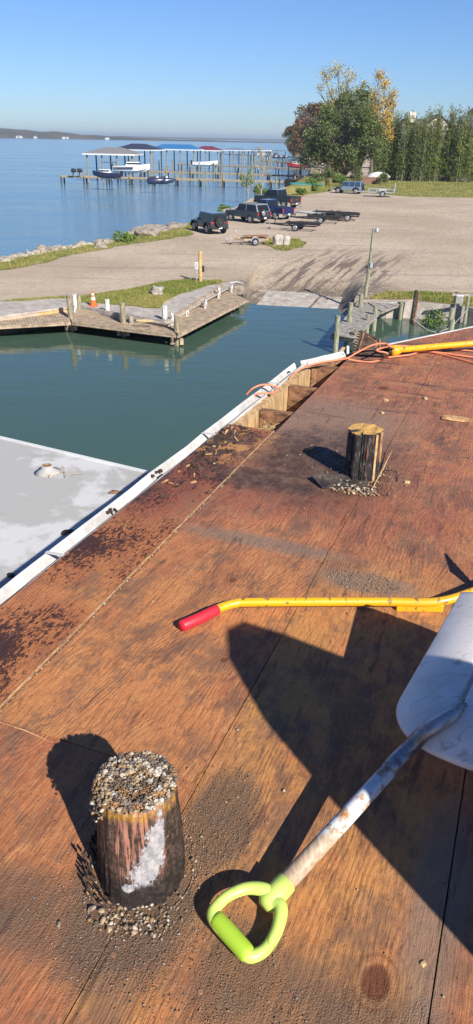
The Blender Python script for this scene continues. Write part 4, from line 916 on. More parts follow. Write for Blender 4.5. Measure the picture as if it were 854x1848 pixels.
def deckrun(name, label, f0, f1, b0, b1, z, mat, bw=.145, thick=.04, group=None, drop=.11):
    """boards laid between a front edge f0-f1 and a back edge b0-b1"""
    c = (f0+f1+b0+b1)/4; t = thing(name, label, 'boardwalk', (c.x, c.y, z), group); Lf = (f1-f0).length; n_ = max(2, int(Lf/bw))
    for i in range(n_):
        a, b = (i+.03)/n_, (i+.95)/n_; q = [f0.lerp(f1, a), f0.lerp(f1, b), b0.lerp(b1, b), b0.lerp(b1, a)]
        dz = rng.uniform(-.004, .004); s_ = rng.uniform(-.02, .02); dr = (q[0]-q[3]).normalized()*s_
        q[0] = q[0]+dr; q[1] = q[1]+dr
        vs = [(p.x, p.y, z+dz) for p in q]+[(p.x, p.y, z+dz-thick) for p in q]
        up_ = (q[1]-q[0]).cross(q[3]-q[0]).z > 0
        fs = [(0, 1, 2, 3), (7, 6, 5, 4), (0, 4, 5, 1), (1, 5, 6, 2), (2, 6, 7, 3), (3, 7, 4, 0)]
        if not up_: fs = [f[::-1] for f in fs]
        MB().add(vs, fs).build('board', M[mat], t)
    d = (f1-f0).normalized(); inn_ = ((b0+b1)/2-(f0+f1)/2).normalized()
    e = Vector((0, 0, -1))
    MB().bar(f0+inn_*.05+e*(.04+drop/2+.0), f1+inn_*.05+e*(.04+drop/2), .06, drop).build('side_beam', M[mat], t)
    MB().bar(b0-inn_*.1+e*(.04+drop/2), b1-inn_*.1+e*(.04+drop/2), .06, drop).build('side_beam', M[mat], t)
    return t
def A_(x, y): return at(x, y, ZD)
deckrun('boardwalk', 'left boardwalk section with boards and a pale edge beam', A_(-420, 612), A_(128, 581), A_(-420, 588), A_(118, 560), ZD, 'tanwood')
deckrun('boardwalk', 'middle boardwalk section running from the paired pilings to the corner piling', A_(130, 581), A_(318, 604), A_(122, 559), A_(300, 583), ZD-.003, 'tanwood')
deckrun('boardwalk', 'right boardwalk section angling up towards the boat ramp', A_(322, 604), A_(446, 541), A_(302, 583), A_(405, 521), ZD, 'tanwood')
# concrete walk and low timber wall behind the boards
def wallrun(pts, z0, z1, th, mat, name, label, cat='retaining wall', n_t=2):
    c = pts[0]; t = thing(name, label, cat, (c.x, c.y, z0))
    for i in range(len(pts)-1):
        for k in range(n_t):
            za = z0+(z1-z0)*k/n_t; zb_ = z0+(z1-z0)*(k+1)/n_t-.012; a, b = pts[i], pts[i+1]
            L_ = (b-a).length; m = max(1, round(L_/3.2))
            for j in range(m):
                p, q = a.lerp(b, j/m+.004), a.lerp(b, (j+1)/m-.004); o_ = rng.uniform(-.01, .01); nr = (q-p).cross(Vector((0, 0, 1))).normalized()*o_
                MB().bar(Vector((p.x, p.y, (za+zb_)/2))+nr, Vector((q.x, q.y, (za+zb_)/2))+nr, th*(1+.15*k), zb_-za).build('timber', M[mat], t)
    return t
wallrun([at(x, y, ZD) for x, y in ((142, 562), (228, 578), (300, 590))], ZD-.1, ZG+.12, .16, 'greywood', 'timber_wall', 'low grey timber wall behind the middle boardwalk')
wallrun([at(x, y, ZD) for x, y in ((312, 583), (345, 561), (405, 522))], ZD-.1, ZG+.14, .14, 'tanwood', 'timber_wall', 'low tan timber kerb along the right boardwalk section')
wallrun([at(x, y, ZD) for x, y in ((-420, 584), (0, 578), (45, 572), (118, 562))], ZD-.1, ZG+.02, .14, 'newwood', 'timber_wall', 'low pale timber kerb behind the left boardwalk', n_t=1)
cw = [at(x, y, ZG) for x, y in ((-420, 560), (0, 546), (85, 541), (128, 540), (140, 547), (190, 550), (262, 558), (290, 558), (330, 532), (375, 517), (408, 511), (425, 511), (412, 521), (345, 558), (312, 580), (300, 585), (228, 572), (140, 556), (118, 556), (45, 566), (0, 572), (-420, 578))]
struct(sheet('pavement', cw, ZG+.045, M['concrete'], depth=.08))
bwl = thing('bulkhead', 'near-black plank bulkhead added to darken the shaded void under the boardwalk', 'wall', tuple(wet_edge[0]))  # near-black planks added to stand in for shade below the deck
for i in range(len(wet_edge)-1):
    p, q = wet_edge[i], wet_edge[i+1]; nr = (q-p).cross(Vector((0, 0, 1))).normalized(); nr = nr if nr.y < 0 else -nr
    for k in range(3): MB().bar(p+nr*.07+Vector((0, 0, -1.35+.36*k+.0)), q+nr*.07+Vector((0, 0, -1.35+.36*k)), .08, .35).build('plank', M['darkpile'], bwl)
# under-deck piers of the angled section
for i, (x, y) in enumerate(((362, 598), (389, 583), (412, 570), (437, 556), (338, 612))):
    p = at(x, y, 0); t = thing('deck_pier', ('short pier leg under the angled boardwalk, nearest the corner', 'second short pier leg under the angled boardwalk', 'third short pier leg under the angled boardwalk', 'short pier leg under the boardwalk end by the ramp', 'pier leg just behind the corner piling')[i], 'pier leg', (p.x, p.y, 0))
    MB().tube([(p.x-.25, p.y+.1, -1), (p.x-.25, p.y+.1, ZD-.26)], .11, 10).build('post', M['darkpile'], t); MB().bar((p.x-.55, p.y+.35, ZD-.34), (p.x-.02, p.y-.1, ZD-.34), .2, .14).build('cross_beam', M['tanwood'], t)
G = 'pilings along the angled boardwalk'
for (x, y, tp, lab) in ((130, 597, 532, 'tall mooring piling left of the pair, before the white post'), (224, 607, 547, 'single mooring piling on the middle boardwalk edge'), (320, 623, 571, 'corner mooring piling where the boardwalk turns')):
    t, b, h = piling(x, y, tp, .135, 'pile', lab, G, cap='greywood')
    for s_ in (-1, 1): MB().box((b.x+s_*.19, b.y-.1, .2), (.16, .2, .26), rz=.3*s_).build('chock', M['tanwood'], t)
piling(144, 563, 532, .13, 'pile', 'weathered piling just right of the white post pair', G, zb=ZD)
for (x, y, tp, r, lab) in ((137, 563, 531, .12, 'white painted post wedged between two brown pilings'), (195, 571, 540, .11, 'white flaking post left of the middle piling'), (298, 586, 551, .12, 'tallest chipped white post at the boardwalk corner'), (311, 586, 563, .08, 'short white post beside the corner piling'), (338, 570, 560, .08, 'small leaning white post on the angled timber kerb'), (371, 556, 541, .085, 'second small white post along the angled kerb'), (395, 538, 516, .085, 'third white post along the angled kerb'), (418, 527, 515, .08, 'last small white post near the ramp'), (304, 587, 576, .1, 'stubby grey post between the corner white posts')):
    t, b, h = piling(x, y, tp, r, 'chip' if 'grey' not in lab else 'greywood', lab, 'short posts behind the boardwalk', zb=ZD, name='white_post' if 'grey' not in lab else 'short_post', depth=.1)
piling(237, 583, 570, .1, 'greywood', 'short brown post in the timber wall right of middle piling', 'short posts behind the boardwalk', zb=ZD, name='short_post', depth=.1)
tp_ = at(284, 532, ZG); tag(MB().rock((tp_.x, tp_.y, ZG+.18), (.32, .3, .26), 4, 2, .5).build('tree_stump', M['greywood']), 'small grey tree stump on the lawn behind the boardwalk', 'stump')
MB()
# rope heap
rp_ = at(262, 580, ZG+.12); ps = [rp_+Vector((.35*math.cos(i*.9)*(1+.1*i % .3), .12*math.sin(i*.9), .02*(i % 3))) for i in range(22)]
tag(MB().tube(sm(ps, 3), .018, 6).build('rope_coil', M['straw']), 'pale rope bundle draped on the timber wall', 'rope')
# cone
cp = at(169, 552, ZG+.05); cn = thing('traffic_cone', 'orange traffic cone with two white bands on the pavement edge', 'cone', tuple(cp))
MB().box(cp+Vector((0, 0, .02)), (.38, .38, .04)).build('base', M['orange'], cn)
def conepart(z0, z1, nm, mt, e=0): 
    f = lambda z: .145*(1-z/.78)+.02+e; MB().tube([cp+Vector((0, 0, z0)), cp+Vector((0, 0, z1))], [f(z0), f(z1)], 18).build(nm, M[mt], cn, smooth=False)
for a in ((.04, .30, 'cone_body', 'orange'), (.301, .44, 'white_band', 'reflect', .003), (.441, .52, 'cone_body', 'orange'), (.521, .61, 'white_band', 'reflect', .003), (.611, .70, 'cone_body', 'orange')): conepart(*a)
# sign post
sp = at(362, 509, ZG); t = thing('sign_post', 'square yellow wooden post with a small box and sign', 'post', tuple(sp))
MB().box(sp+Vector((0, 0, .8)), (.17, .17, 1.8), rz=.3).build('post', M['newwood'], t, bevel=.01)
MB().box(sp+Vector((-.22, -.02, .55)), (.05, .05, 1.1), rz=.3).build('stake', M['galv'], t); MB().box(sp+Vector((-.22, -.06, .93)), (.2, .02, .36), rz=.3).build('notice', M['white'], t)
for k in range(4): MB().box(sp+Vector((-.22, -.073, .82+k*.07)), (.15, .004, .03), rz=.3).build('print_line', M['navy'], t)
MB().box(sp+Vector((.15, 0, .75)), (.13, .16, .34), rz=.3).build('meter_box', M['black'], t, bevel=.01)
for (x, y, a, L_, lab) in ((349, 505, .2, .9, 'dark stick on gravel left of the yellow post'), (427, 511, -.3, .8, 'white stick lying at the boardwalk end by the ramp')):
    p = at(x, y, ZG+.05); tag(MB().tube([p+Vector((-L_/2, -a*.5, 0)), p+Vector((0, .05, .06)), p+Vector((L_/2, a*.5, .02))], [.03, .04, .015], 7).build('stick', M['darkpile' if y == 505 else 'white']), lab, 'stick')
# lamp post
lp = at(659, 536, ZG); t = thing('lamp_post', 'leaning wooden lamp post with a small lamp head beside the jetty', 'lamp post', tuple(lp))
def solve_h(b, ty):
    h = .2
    for _ in range(60):
        p = b+Vector((0, 0, h)); d = p-Vector((0, 0, CAMZ)); y = 924-FPX*d.dot(UP)/d.dot(FW); h += (y-ty)*d.dot(FW)/FPX*.9
    return h
hl = solve_h(lp, 413); tl = lp+Vector((.12, 0, hl))
MB().tube([lp-Vector((0, 0, .5)), lp, lp.lerp(tl, .5)+Vector((.03, 0, 0)), tl], [.11, .105, .09, .075], 12).build('post', M['pilegreen'], t)
MB().tube([tl+Vector((0, 0, -.12)), tl+Vector((.1, -.05, .02)), tl+Vector((.16, -.08, -.02))], .025, 8).build('arm', M['galv'], t)
MB().tube([tl+Vector((.16, -.08, .06)), tl+Vector((.16, -.08, -.02)), tl+Vector((.16, -.08, -.12)), tl+Vector((.16, -.08, -.16))], [.04, .09, .1, .06], 12).build('lamp_head', M['galv'], t)
MB().box(lp.lerp(tl, .48)+Vector((.1, -.1, 0)), (.14, .1, .3)).build('switch_box', M['galv'], t); MB().box(lp.lerp(tl, .46)+Vector((-.14, -.08, -.03)), (.1, .08, .12)).build('outlet_box', M['black'], t)
# ------------------------------------------------------------------ jetty on the right of the ramp
ZJ = .78
def J(x, y): return at(x, y, ZJ)
jt = deckrun('jetty', 'grey plank jetty running out beside the boat ramp', J(599, 603), J(650, 538), J(641, 610), J(687, 563), ZJ, 'greywood', bw=.19)
deckrun('jetty_landing', 'wide grey plank landing joining jetty to the shore', J(652, 537), J(662, 533), J(689, 562), J(738, 543), ZJ+.004, 'greywood', bw=.17)
bk = jt
MB().bar(at(597, 608, .6), at(643, 614, .6), .08, .2).build('cross_beam', M['greywood'], bk); MB().bar(at(611, 640, 0), at(640, 604, .55), .08, .16).build('brace', M['tanwood'], bk); MB().bar(at(628, 640, 0), at(628, 607, .55), .1, .1).build('upright', M['white'], bk)
G = 'greenish pilings of the jetty'
for (x, y, tp, lab) in ((605, 637, 570, 'tall front left jetty piling tied with pale rope'), (628, 612, 546, 'second left jetty piling, half way along'), (648, 583, 531, 'left jetty piling next to the shore landing'), (661, 608, 567, 'slim right jetty piling half way along'), (674, 597, 552, 'right jetty piling rising from the green water'), (641, 637, 595, 'short front right jetty piling beside the toothed blade'), (722, 577, 546, 'piling at the outer corner of the landing')):
    piling(x, y, tp, .115 if x != 661 else .1, 'pilegreen', lab, G)
piling(743, 582, 524, .1, 'darkpile', 'thin dark leaning pipe-clad piling in the small basin', G, lean=(.05, 0, 0)); 
pb = at(746, 581, 0); tag(MB().tube([pb+Vector((0, 0, -.5)), pb+Vector((.12, 0, solve_h(pb, 528)))], .045, 8).build('steel_pipe', M['rust']), 'rusty pipe strapped beside the thin dark piling', 'pipe')
for (x, y, tp, r, m_, lab) in ((812, 586, 549, .12, 'pilegreen', 'stout pale piling left of the utility box'), (838, 585, 534, .09, 'pilegreen', 'slender piling right of the utility box'), (817, 575, 527, .08, 'darkpile', 'dark upright beam at the utility box'), (826, 580, 548, .1, 'greywood', 'grey slanting plank post below the utility box'), (812, 610, 577, .13, 'pilegreen', 'square topped piling just beyond the roof edge')):
    piling(x, y, tp, r, m_, lab, 'pilings in the right corner')
ub = at(826, 560, ZG); t = thing('utility_box', 'grey metal utility box on a short timber crosspiece', 'utility box', tuple(ub))
MB().box(ub+Vector((0, 0, .55)), (.36, .2, .4)).build('cabinet', M['galv'], t, bevel=.02); MB().box(ub+Vector((0, -.105, .56)), (.26, .012, .28)).build('cover', M['greywood'], t)
MB().bar(ub+Vector((-.4, 0, .78)), ub+Vector((.7, 0, .74)), .14, .1).build('crosspiece', M['greywood'], t)
# bulkhead panels at the right corner
bh = thing('bulkhead', 'stained concrete bulkhead along the small basin', 'wall', tuple(at(760, 545, ZG)))
bp = [at(x, y, ZG) for x, y in ((648, 542), (697, 545), (742, 545), (799, 549), (842, 553), (1000, 588))]
for i in range(len(bp)-1): 
    p, q = bp[i].lerp(bp[i+1], .006), bp[i].lerp(bp[i+1], .994); MB().bar(p+Vector((0, -.14, -1.0)), q+Vector((0, -.14, -1.0)), .14, 2.05).build('panel', M['concrete'], bh)
for i, (x0, y0, x1, y1) in enumerate(((735, 536, 768, 585), (745, 575, 808, 600), (842, 560, 790, 600))):
    p, q = at(x0, y0, ZG), at(x1, y1, .1); tag(MB().tube(sm([p, (p+q)/2+Vector((0, 0, -.25)), q], 5), .02, 6).build('rope', M['greywood']), ('slack rope hanging from the thin dark piling', 'grey rope trailing low over the small basin', 'rope slanting down by the utility box')[i], 'rope')
rj = at(628, 600, .82); tag(MB().tube(sm([at(600, 601, .8), at(612, 602, .75), at(622, 607, .6), at(632, 600, .8), at(641, 601, .95), at(636, 612, .6), at(643, 610, .8)], 5), .022, 6).build('rope', M['straw']), 'pale rope looped between the front jetty pilings', 'rope')
# bush in the little basin
def leafball(name, centers, radii, n, size, mat, parent=None, kind=None, squash=1.0, jitter=.25, aspect=.45, droop=.0, hollow=.55):
    centers = np.array(centers, float); radii = np.array(radii, float); k = len(centers); w_ = radii**2; idx = rng.choice(k, n, p=w_/w_.sum())
    d = rng.normal(0, 1, (n, 3)); d /= np.linalg.norm(d, axis=1)[:, None]; r = radii[idx]*(hollow+(1-hollow)*rng.random(n)**.6)*(1+rng.normal(0, jitter, n)*.5)
    P = centers[idx]+d*r[:, None]*[1, 1, squash]; a = rng.normal(0, 1, (n, 3)); a[:, 2] -= droop; a /= np.linalg.norm(a, axis=1)[:, None]; b = np.cross(a, rng.normal(0, 1, (n, 3))); b /= np.linalg.norm(b, axis=1)[:, None]+1e-6
    s_ = size*rng.uniform(.6, 1.35, n)[:, None]; V = np.stack([P-a*s_, P+b*s_*aspect, P+a*s_, P-b*s_*aspect], 1).reshape(-1, 3)
    return npmesh(name, V, np.arange(n*4).reshape(-1, 4), M[mat] if isinstance(mat, str) else mat, parent, kind)
bs = at(783, 590, .1); t = thing('shrub', 'yellow green shrub growing at the small basin bulkhead', 'shrub', tuple(bs))
leafball('foliage', [bs+Vector((0, .1, .4)), bs+Vector((-.35, .1, .2)), bs+Vector((.35, .1, .3))], [.45, .3, .35], 420, .07, 'lbright', t); 
for k in range(7): MB().tube([bs+Vector((.1*k-.3, .3, -.2)), bs+Vector((.17*k-.5, 0, .7+.1*(k % 3)))], .012, 5).build('stem', M['bark'], t)
# ------------------------------------------------------------------ rocks
def rocks(lst):
    for (x, y, w_, h_, d_, lab) in lst:
        p = at(x, y, ZG); k = (p-Vector((0, 0, CAMZ))).dot(FW)/FPX; sx = w_*k/2; sz = max(.15, h_*k/2*.8)
        bm_ = MB().rock((p.x, p.y, ZG-.45+sz*.9), (sx, d_, sz+.35), seed=x*.37, sub=3, rough=.45, rz=rng.uniform(-.2, .2)); tag(bm_.build('shore_rock', M['stone']), lab, 'rock', 'rocks along the river shore')
rocks([(8, 470, 34, 9, .8, 'low flat shore rock at the left edge'), (38, 463, 28, 10, .8, 'pale shore rock second from the left edge'), (62, 457, 22, 8, .6, 'small shore rock third from the left edge'), (78, 452, 26, 12, .7, 'angular shore rock with dark gap beside it'), (98, 449, 22, 9, .6, 'tan shore rock left of the low middle stones'), (118, 448, 20, 8, .6, 'low tan stone in the middle of the rock line'), (135, 446, 16, 6, .5, 'small stone at the middle of the rock line'), (152, 441, 30, 7, .6, 'long flat ledge stone reaching into the water'), (180, 440, 26, 9, .8, 'pale slab behind the bright green weeds'), (197, 437, 24, 10, .9, 'rounded slab right of the ledge stone'), (182, 446, 20, 6, .7, 'low stone in front of the pale slab'), (-30, 476, 40, 9, .8, 'shore rock just outside the left edge')])
rocks([(262, 423, 50, 15, 1.6, 'largest pale boulder on the river bank'), (288, 414, 46, 10, 1.6, 'long pale boulder behind the largest one'), (315, 409, 40, 9, 1.5, 'low light boulder trailing towards the black car'), (238, 424, 22, 12, 1.0, 'small boulder at the left foot of the largest one'), (392, 398, 16, 7, 1.0, 'pale stone between the two nearest parked cars'), (402, 391, 22, 10, 1.2, 'heap of pale stones left of the slate car bonnet'), (412, 384, 22, 9, 1.2, 'pale stones behind the slate car'), (600, 345, 14, 6, 1.5, 'small pale stone on the grass by the silver car')])
for (x, y, w_, lab, mt) in ((215, 437, 1.1, 'bright green weeds beside the pale slab', 'lbright'), (228, 434, .8, 'green weeds below the largest boulder', 'lbright'), (402, 380, .9, 'small green bush behind the slate car', 'lbright'), (395, 388, .6, 'low green bush among the pale stones', 'lbright')):
    p = at(x, y, ZG); t = thing('weed_clump', lab, 'weeds', tuple(p)); leafball('foliage', [p+Vector((0, 0, w_*.3)), p+Vector((w_*.6, 0, w_*.25))], [w_*.5, w_*.4], 500, .1, mt, t); MB().tube([p, p+Vector((0, 0, w_*.4))], .03, 5).build('stem', M['bark'], t)
# concrete block
p = at(506, 444, ZG); t = thing('concrete_block', 'two upright broken concrete blocks on the small grass island', 'concrete block', tuple(p))
MB().rock(p+Vector((-.2, 0, .38)), (.38, .3, .5), 3, 2, .2, .4).build('block', M['concrete'], t); MB().rock(p+Vector((.45, .1, .34)), (.3, .3, .45), 9, 2, .2, .2).build('block', M['concrete'], t)
# ------------------------------------------------------------------ vehicles (built pointing +x)
def wheel(t, x, y, r, w_, out=1, spoke='galv', nm='wheel', axis='y', z=None):
    z = r if z is None else z
    c = Vector((x, y, z)); ax_ = Vector((0, 1, 0)) if axis == 'y' else Vector((1, 0, 0))
    tb = MB().tube([c-ax_*w_*.5, c-ax_*w_*.42, c+ax_*w_*.42, c+ax_*w_*.5], [r*.93, r, r, r*.93], 22).build(nm, M['rubber'], t)
    rm = MB().tube([c+ax_*out*w_*.505, c+ax_*out*(w_*.53+.005)], [r*.6, r*.56], 18)
    rm.build('rim', M[spoke], tb)
    MB().tube([c+ax_*out*(w_*.53+.006), c+ax_*out*(w_*.53+.03)], [r*.16, r*.14], 8).build('hub', M['chrome'], tb)
    for k in range(5):
        a = k*1.2566; u_ = Vector((math.cos(a), 0, math.sin(a))) if axis == 'y' else Vector((0, math.cos(a), math.sin(a)))
        MB().bar(c+ax_*out*(w_*.53+.012)+u_*r*.25, c+ax_*out*(w_*.53+.012)+u_*r*.48, r*.16, .008, up=ax_).build('wheel_gap', M['black'], tb)
def glassq(t, pts, mat='glass', nm='window', e=.012):
    n_ = (pts[1]-pts[0]).cross(pts[2]-pts[0]).normalized()*e
    vs = [p+n_ for p in pts]+[p-n_*.5 for p in pts]; k = len(pts); MB().add(vs, [tuple(range(k)), tuple(range(k, 2*k))[::-1]]+[(i, i+k, (i+1) % k+k, (i+1) % k) for i in range(k)]).build(nm, M[mat], t)
def car(name, label, L_, Wd_, prof, cab, wr, wx, paint_, top_, spare=None, bed=None, group='vehicles parked on the gravel lot', glass='glass', flare=True, ww=.26, rim='galv', windows=()):
    """prof lower body profile (x,z); cab: (x0b,x0t,x1t,x1b,z0,z1)"""
    t = thing(name, label, 'car' if bed is None else 'pickup truck', (0, 0, 0), group)
    MB().side(prof, -Wd_/2, Wd_/2).build('body', M[paint_], t, bevel=.05)
    x0b, x0t, x1t, x1b, z0, z1 = cab; hw = Wd_/2-.04; ht = Wd_/2-.16
    vs = [(x0b, -hw, z0), (x1b, -hw, z0), (x1b, hw, z0), (x0b, hw, z0), (x0t, -ht, z1), (x1t, -ht, z1), (x1t, ht, z1), (x0t, ht, z1)]
    MB().add(vs, [(3, 2, 1, 0), (4, 5, 6, 7), (0, 1, 5, 4), (1, 2, 6, 5), (2, 3, 7, 6), (3, 0, 4, 7)]).build('cabin', M[top_], t, bevel=.05)
    def S_(x, z, s_):   # point on the side of the cabin
        f = (z-z0)/(z1-z0); return Vector((x, s_*(hw+(ht-hw)*f+.004), z))
    zb, zt = z0+.06, z1-.09
    for s_ in (-1, 1):
        for (a, b) in windows:
            sh = lambda x, z: x0b+(x0t-x0b)*((z-z0)/(z1-z0)) if x is None else x
            f1, f2 = (zb-z0)/(z1-z0), (zt-z0)/(z1-z0)
            xa1 = max(a, x0b+(x0t-x0b)*f1+.07); xa2 = max(a, x0b+(x0t-x0b)*f2+.07); xb1 = min(b, x1b+(x1t-x1b)*f1-.07); xb2 = min(b, x1b+(x1t-x1b)*f2-.07)
            q = [S_(xa1, zb, s_), S_(xb1, zb, s_), S_(xb2, zt, s_), S_(xa2, zt, s_)]
            glassq(t, q if s_ < 0 else q[::-1], glass)
    def E_(xa, xb, y, z):
        f = (z-z0)/(z1-z0); return Vector((xa+(xb-xa)*f, y*(1-.12*f), z))
    glassq(t, [E_(x0b, x0t, hw*.85, zb), E_(x0b, x0t, -hw*.85, zb), E_(x0b, x0t, -hw*.85, zt), E_(x0b, x0t, hw*.85, zt)], glass, 'rear_window')
    glassq(t, [E_(x1b, x1t, -hw*.88, zb), E_(x1b, x1t, hw*.88, zb), E_(x1b, x1t, hw*.88, zt), E_(x1b, x1t, -hw*.88, zt)], glass, 'windscreen')
    for x in wx:
        for s_ in (-1, 1):
            wheel(t, x, s_*(Wd_/2-ww*.35), wr, ww, s_, rim)
            arch = [(x+(wr+.07)*math.cos(a), .0+wr+(wr+.07)*math.sin(a)) for a in np.linspace(0.05, math.pi-.05, 11)]; arch2 = [(x+(wr+.16)*math.cos(a), wr+(wr+.15)*math.sin(a)) for a in np.linspace(math.pi-.05, .05, 11)]
            yy = s_*(Wd_/2); MB().side(arch+arch2, min(yy-s_*.05, yy+s_*(.1 if flare else .02)), max(yy-s_*.05, yy+s_*(.1 if flare else .02))).build('wheel_arch', M['black' if flare else paint_], t)
            MB().side([(x+(wr+.06)*math.cos(a), wr+(wr+.06)*math.sin(a)) for a in np.linspace(0, math.pi, 12)], min(yy, yy+s_*.006), max(yy, yy+s_*.006)).build('wheel_well', M['rubber'], t)
    xr = min(p[0] for p in prof); xf = max(p[0] for p in prof)
    MB().box((xr-.06, 0, wr+.12), (.14, Wd_*.92, .2)).build('rear_bumper', M['chrome' if bed else 'black'], t, bevel=.03); MB().box((xf+.06, 0, wr+.12), (.14, Wd_*.92, .2)).build('front_bumper', M['black'], t, bevel=.03)
    for s_ in (-1, 1):
        MB().box((xr-.012, s_*(Wd_/2-.12), wr+.52), (.05, .14, .34 if bed else .2)).build('tail_light', M['taillight'], t); MB().tube([(xf-.01, s_*(Wd_/2-.35), wr+.45), (xf+.02, s_*(Wd_/2-.35), wr+.45)], .11, 14).build('headlight', M['chrome'], t)
        MB().box((x1b-.25, s_*(Wd_/2+.08), z0+.12), (.1, .16, .16)).build('mirror', M['black'], t, bevel=.02)
        MB().box((x1b-1.15, s_*(Wd_/2+.008), z0-.14), (.16, .03, .035)).build('door_handle', M['black'], t)
        MB().box((x1b-.15, s_*(Wd_/2+.002), z0-.3), (.015, .012, .55)).build('door_seam', M['black'], t); MB().box((x1b-1.3, s_*(Wd_/2+.002), z0-.3), (.015, .012, .55)).build('door_seam', M['black'], t)
    MB().box((xr-.14, .0, wr+.14), (.015, .32, .16)).build('number_plate', M['white'], t)
    if spare: wheel(t, xr-.16, spare[0], spare[1], .24, -1, spare[2], 'spare_wheel', 'x', z=spare[3])
    if bed:
        xa, xb, zz = bed; MB().box(((xa+xb)/2, 0, zz+.012), (xb-xa-.12, Wd_-.18, .03)).build('bed_cover', M['black'], t, bevel=.01)
        MB().box((xr-.004, 0, zz-.28), (.02, Wd_*.7, .38)).build('tailgate', M[paint_], t, bevel=.02); MB().box((xr-.02, 0, zz-.1), (.02, .28, .07)).build('tailgate_handle', M['black'], t)
        MB().box((xr-.018, 0, zz-.27), (.02, .14, .11)).build('tailgate_badge', M['chrome'], t)
    MB().box((xr-.3, 0, wr-.02), (.45, .07, .07)).build('tow_hitch', M['black'], t)
    return t
def place(t, px, py, head, s_=1.0):
    p = at(px, py, ZG+.004); t.location = p; t.rotation_euler = (0, 0, R(90-head)); t.scale = (s_,)*3
offr = lambda L_, wr: [(-L_/2, wr+.05), (-L_/2, wr+.62), (L_*.18, wr+.62), (L_*.2, wr+.58), (L_/2-.12, wr+.52), (L_/2, wr+.4), (L_/2, wr+.05)]
c1 = car('parked_car', 'black two-door off-road car with spare wheel on its back door', 3.9, 1.75, offr(3.9, .42), (-1.92, -1.86, .45, .75, 1.02, 1.72), .42, (-1.15, 1.3), 'cslate', 'cblack', (.1, .40, 'black', 1.02), windows=((-1.8, -.75), (-.6, .6)))
place(c1, 378, 419, -30)
c2 = car('parked_car', 'dark slate estate car with grey hard top and rear spare wheel', 4.7, 1.95, [(-2.35, .5), (-2.35, 1.05), (.7, 1.12), (.8, 1.1), (2.2, 1.02), (2.35, .85), (2.35, .5)], (-2.3, -1.95, .35, .8, 1.08, 1.78), .38, (-1.3, 1.5), 'cslate', 'cgreytop', (.35, .36, 'galv', 1.0), flare=False, windows=((-2.2, -.75), (-.6, .7)), rim='galv')
place(c2, 447, 400, -44)
pick = lambda L_: [(-L_/2, .58), (-L_/2, 1.18), (-.55, 1.2), (1.1, 1.2), (1.2, 1.18), (L_/2-.1, 1.1), (L_/2, .95), (L_/2, .58)]
c3 = car('parked_truck', 'blue pickup truck half hidden behind the slate estate car', 5.4, 1.98, pick(5.4), (-.55, -.4, .75, 1.35, 1.18, 1.82), .40, (-1.7, 1.75), 'cblue', 'cblue', bed=(-2.7, -.55, 1.18), flare=False, windows=((-.4, .35), (.42, 1.25)))
place(c3, 485, 393, -47)
c4 = car('parked_truck', 'big black pickup truck farthest back in the row', 5.9, 2.05, [(-2.95, .7), (-2.95, 1.34), (-.8, 1.36), (1.2, 1.36), (1.3, 1.34), (2.85, 1.26), (2.95, 1.1), (2.95, .7)], (-.8, -.65, .8, 1.4, 1.34, 2.02), .46, (-1.85, 1.85), 'cblack', 'cblack', bed=(-2.95, -.8, 1.34), flare=False, windows=((-.65, .25), (.32, 1.3)))
place(c4, 500, 374, -48)
c5 = car('parked_car', 'silver blue four-door off-road car by the meadow', 4.5, 1.85, offr(4.5, .42), (-2.2, -2.1, .75, 1.05, 1.02, 1.8), .42, (-1.4, 1.5), 'csilver', 'csilver', (.05, .40, 'galv', 1.05), windows=((-2.1, -1.25), (-1.15, -.3), (-.2, .9)), glass='bglass')
place(c5, 629, 349, -66)
# boat trailers (built pointing +x = tongue)
def trailer(label, L_, W_, mat, bunkm, wr=.3, axles=(-.6,), rusty=False):
    t = thing('boat_trailer', label, 'trailer', (0, 0, 0), 'empty boat trailers'); zf = wr+.16
    for s_ in (-1, 1):
        MB().bar((-L_/2, s_*W_/2, zf), (L_*.12, s_*W_/2, zf), .08, .12).build('frame_rail', M[mat], t); MB().bar((L_*.12, s_*W_/2, zf), (L_*.36, 0, zf), .08, .12).build('frame_rail', M[mat], t)
        MB().bar((-L_/2-.1, s_*W_*.28, zf+.22), (L_*.1, s_*W_*.2, zf+.2), .14, .08).build('bunk', M[bunkm], t)
        for x in axles:
            wheel(t, x, s_*(W_/2+.17), wr, .2, s_); f = [(x+(wr+.06)*math.cos(a), wr+(wr+.08)*math.sin(a)) for a in np.linspace(.1, math.pi-.1, 9)]; f2 = [(x+(wr+.09)*math.cos(a), wr+(wr+.11)*math.sin(a)) for a in np.linspace(math.pi-.1, .1, 9)]
            y = s_*(W_/2+.17); MB().side(f+f2, y-.13, y+.13).build('mudguard', M['black' if not rusty else 'white'], t)
        MB().box((-L_/2-.05, s_*(W_/2-.05), zf), (.05, .16, .1)).build('tail_light', M['taillight'], t)
    for x in (-L_/2+.05, -L_*.22, L_*.05): MB().bar((x, -W_/2, zf-.03), (x, W_/2, zf-.03), .07, .07).build('cross_member', M[mat], t)
    MB().bar((L_*.34, 0, zf), (L_/2, 0, zf), .09, .1).build('tongue', M[mat], t); MB().box((L_/2+.04, 0, zf), (.2, .09, .1)).build('coupler', M['galv'], t)
    MB().bar((L_*.33, 0, zf), (L_*.30, 0, zf+.6), .07, .07).build('winch_post', M[mat], t); MB().box((L_*.29, 0, zf+.55), (.14, .14, .14)).build('winch', M['galv'], t)
    MB().bar((L_*.42, .1, zf+.35), (L_*.42, .1, .1), .05, .05).build('jack', M['galv'], t); MB().tube([(L_*.42, .06, .08), (L_*.42, .14, .08)], .08, 10).build('jack_wheel', M['rubber'], t)
    return t
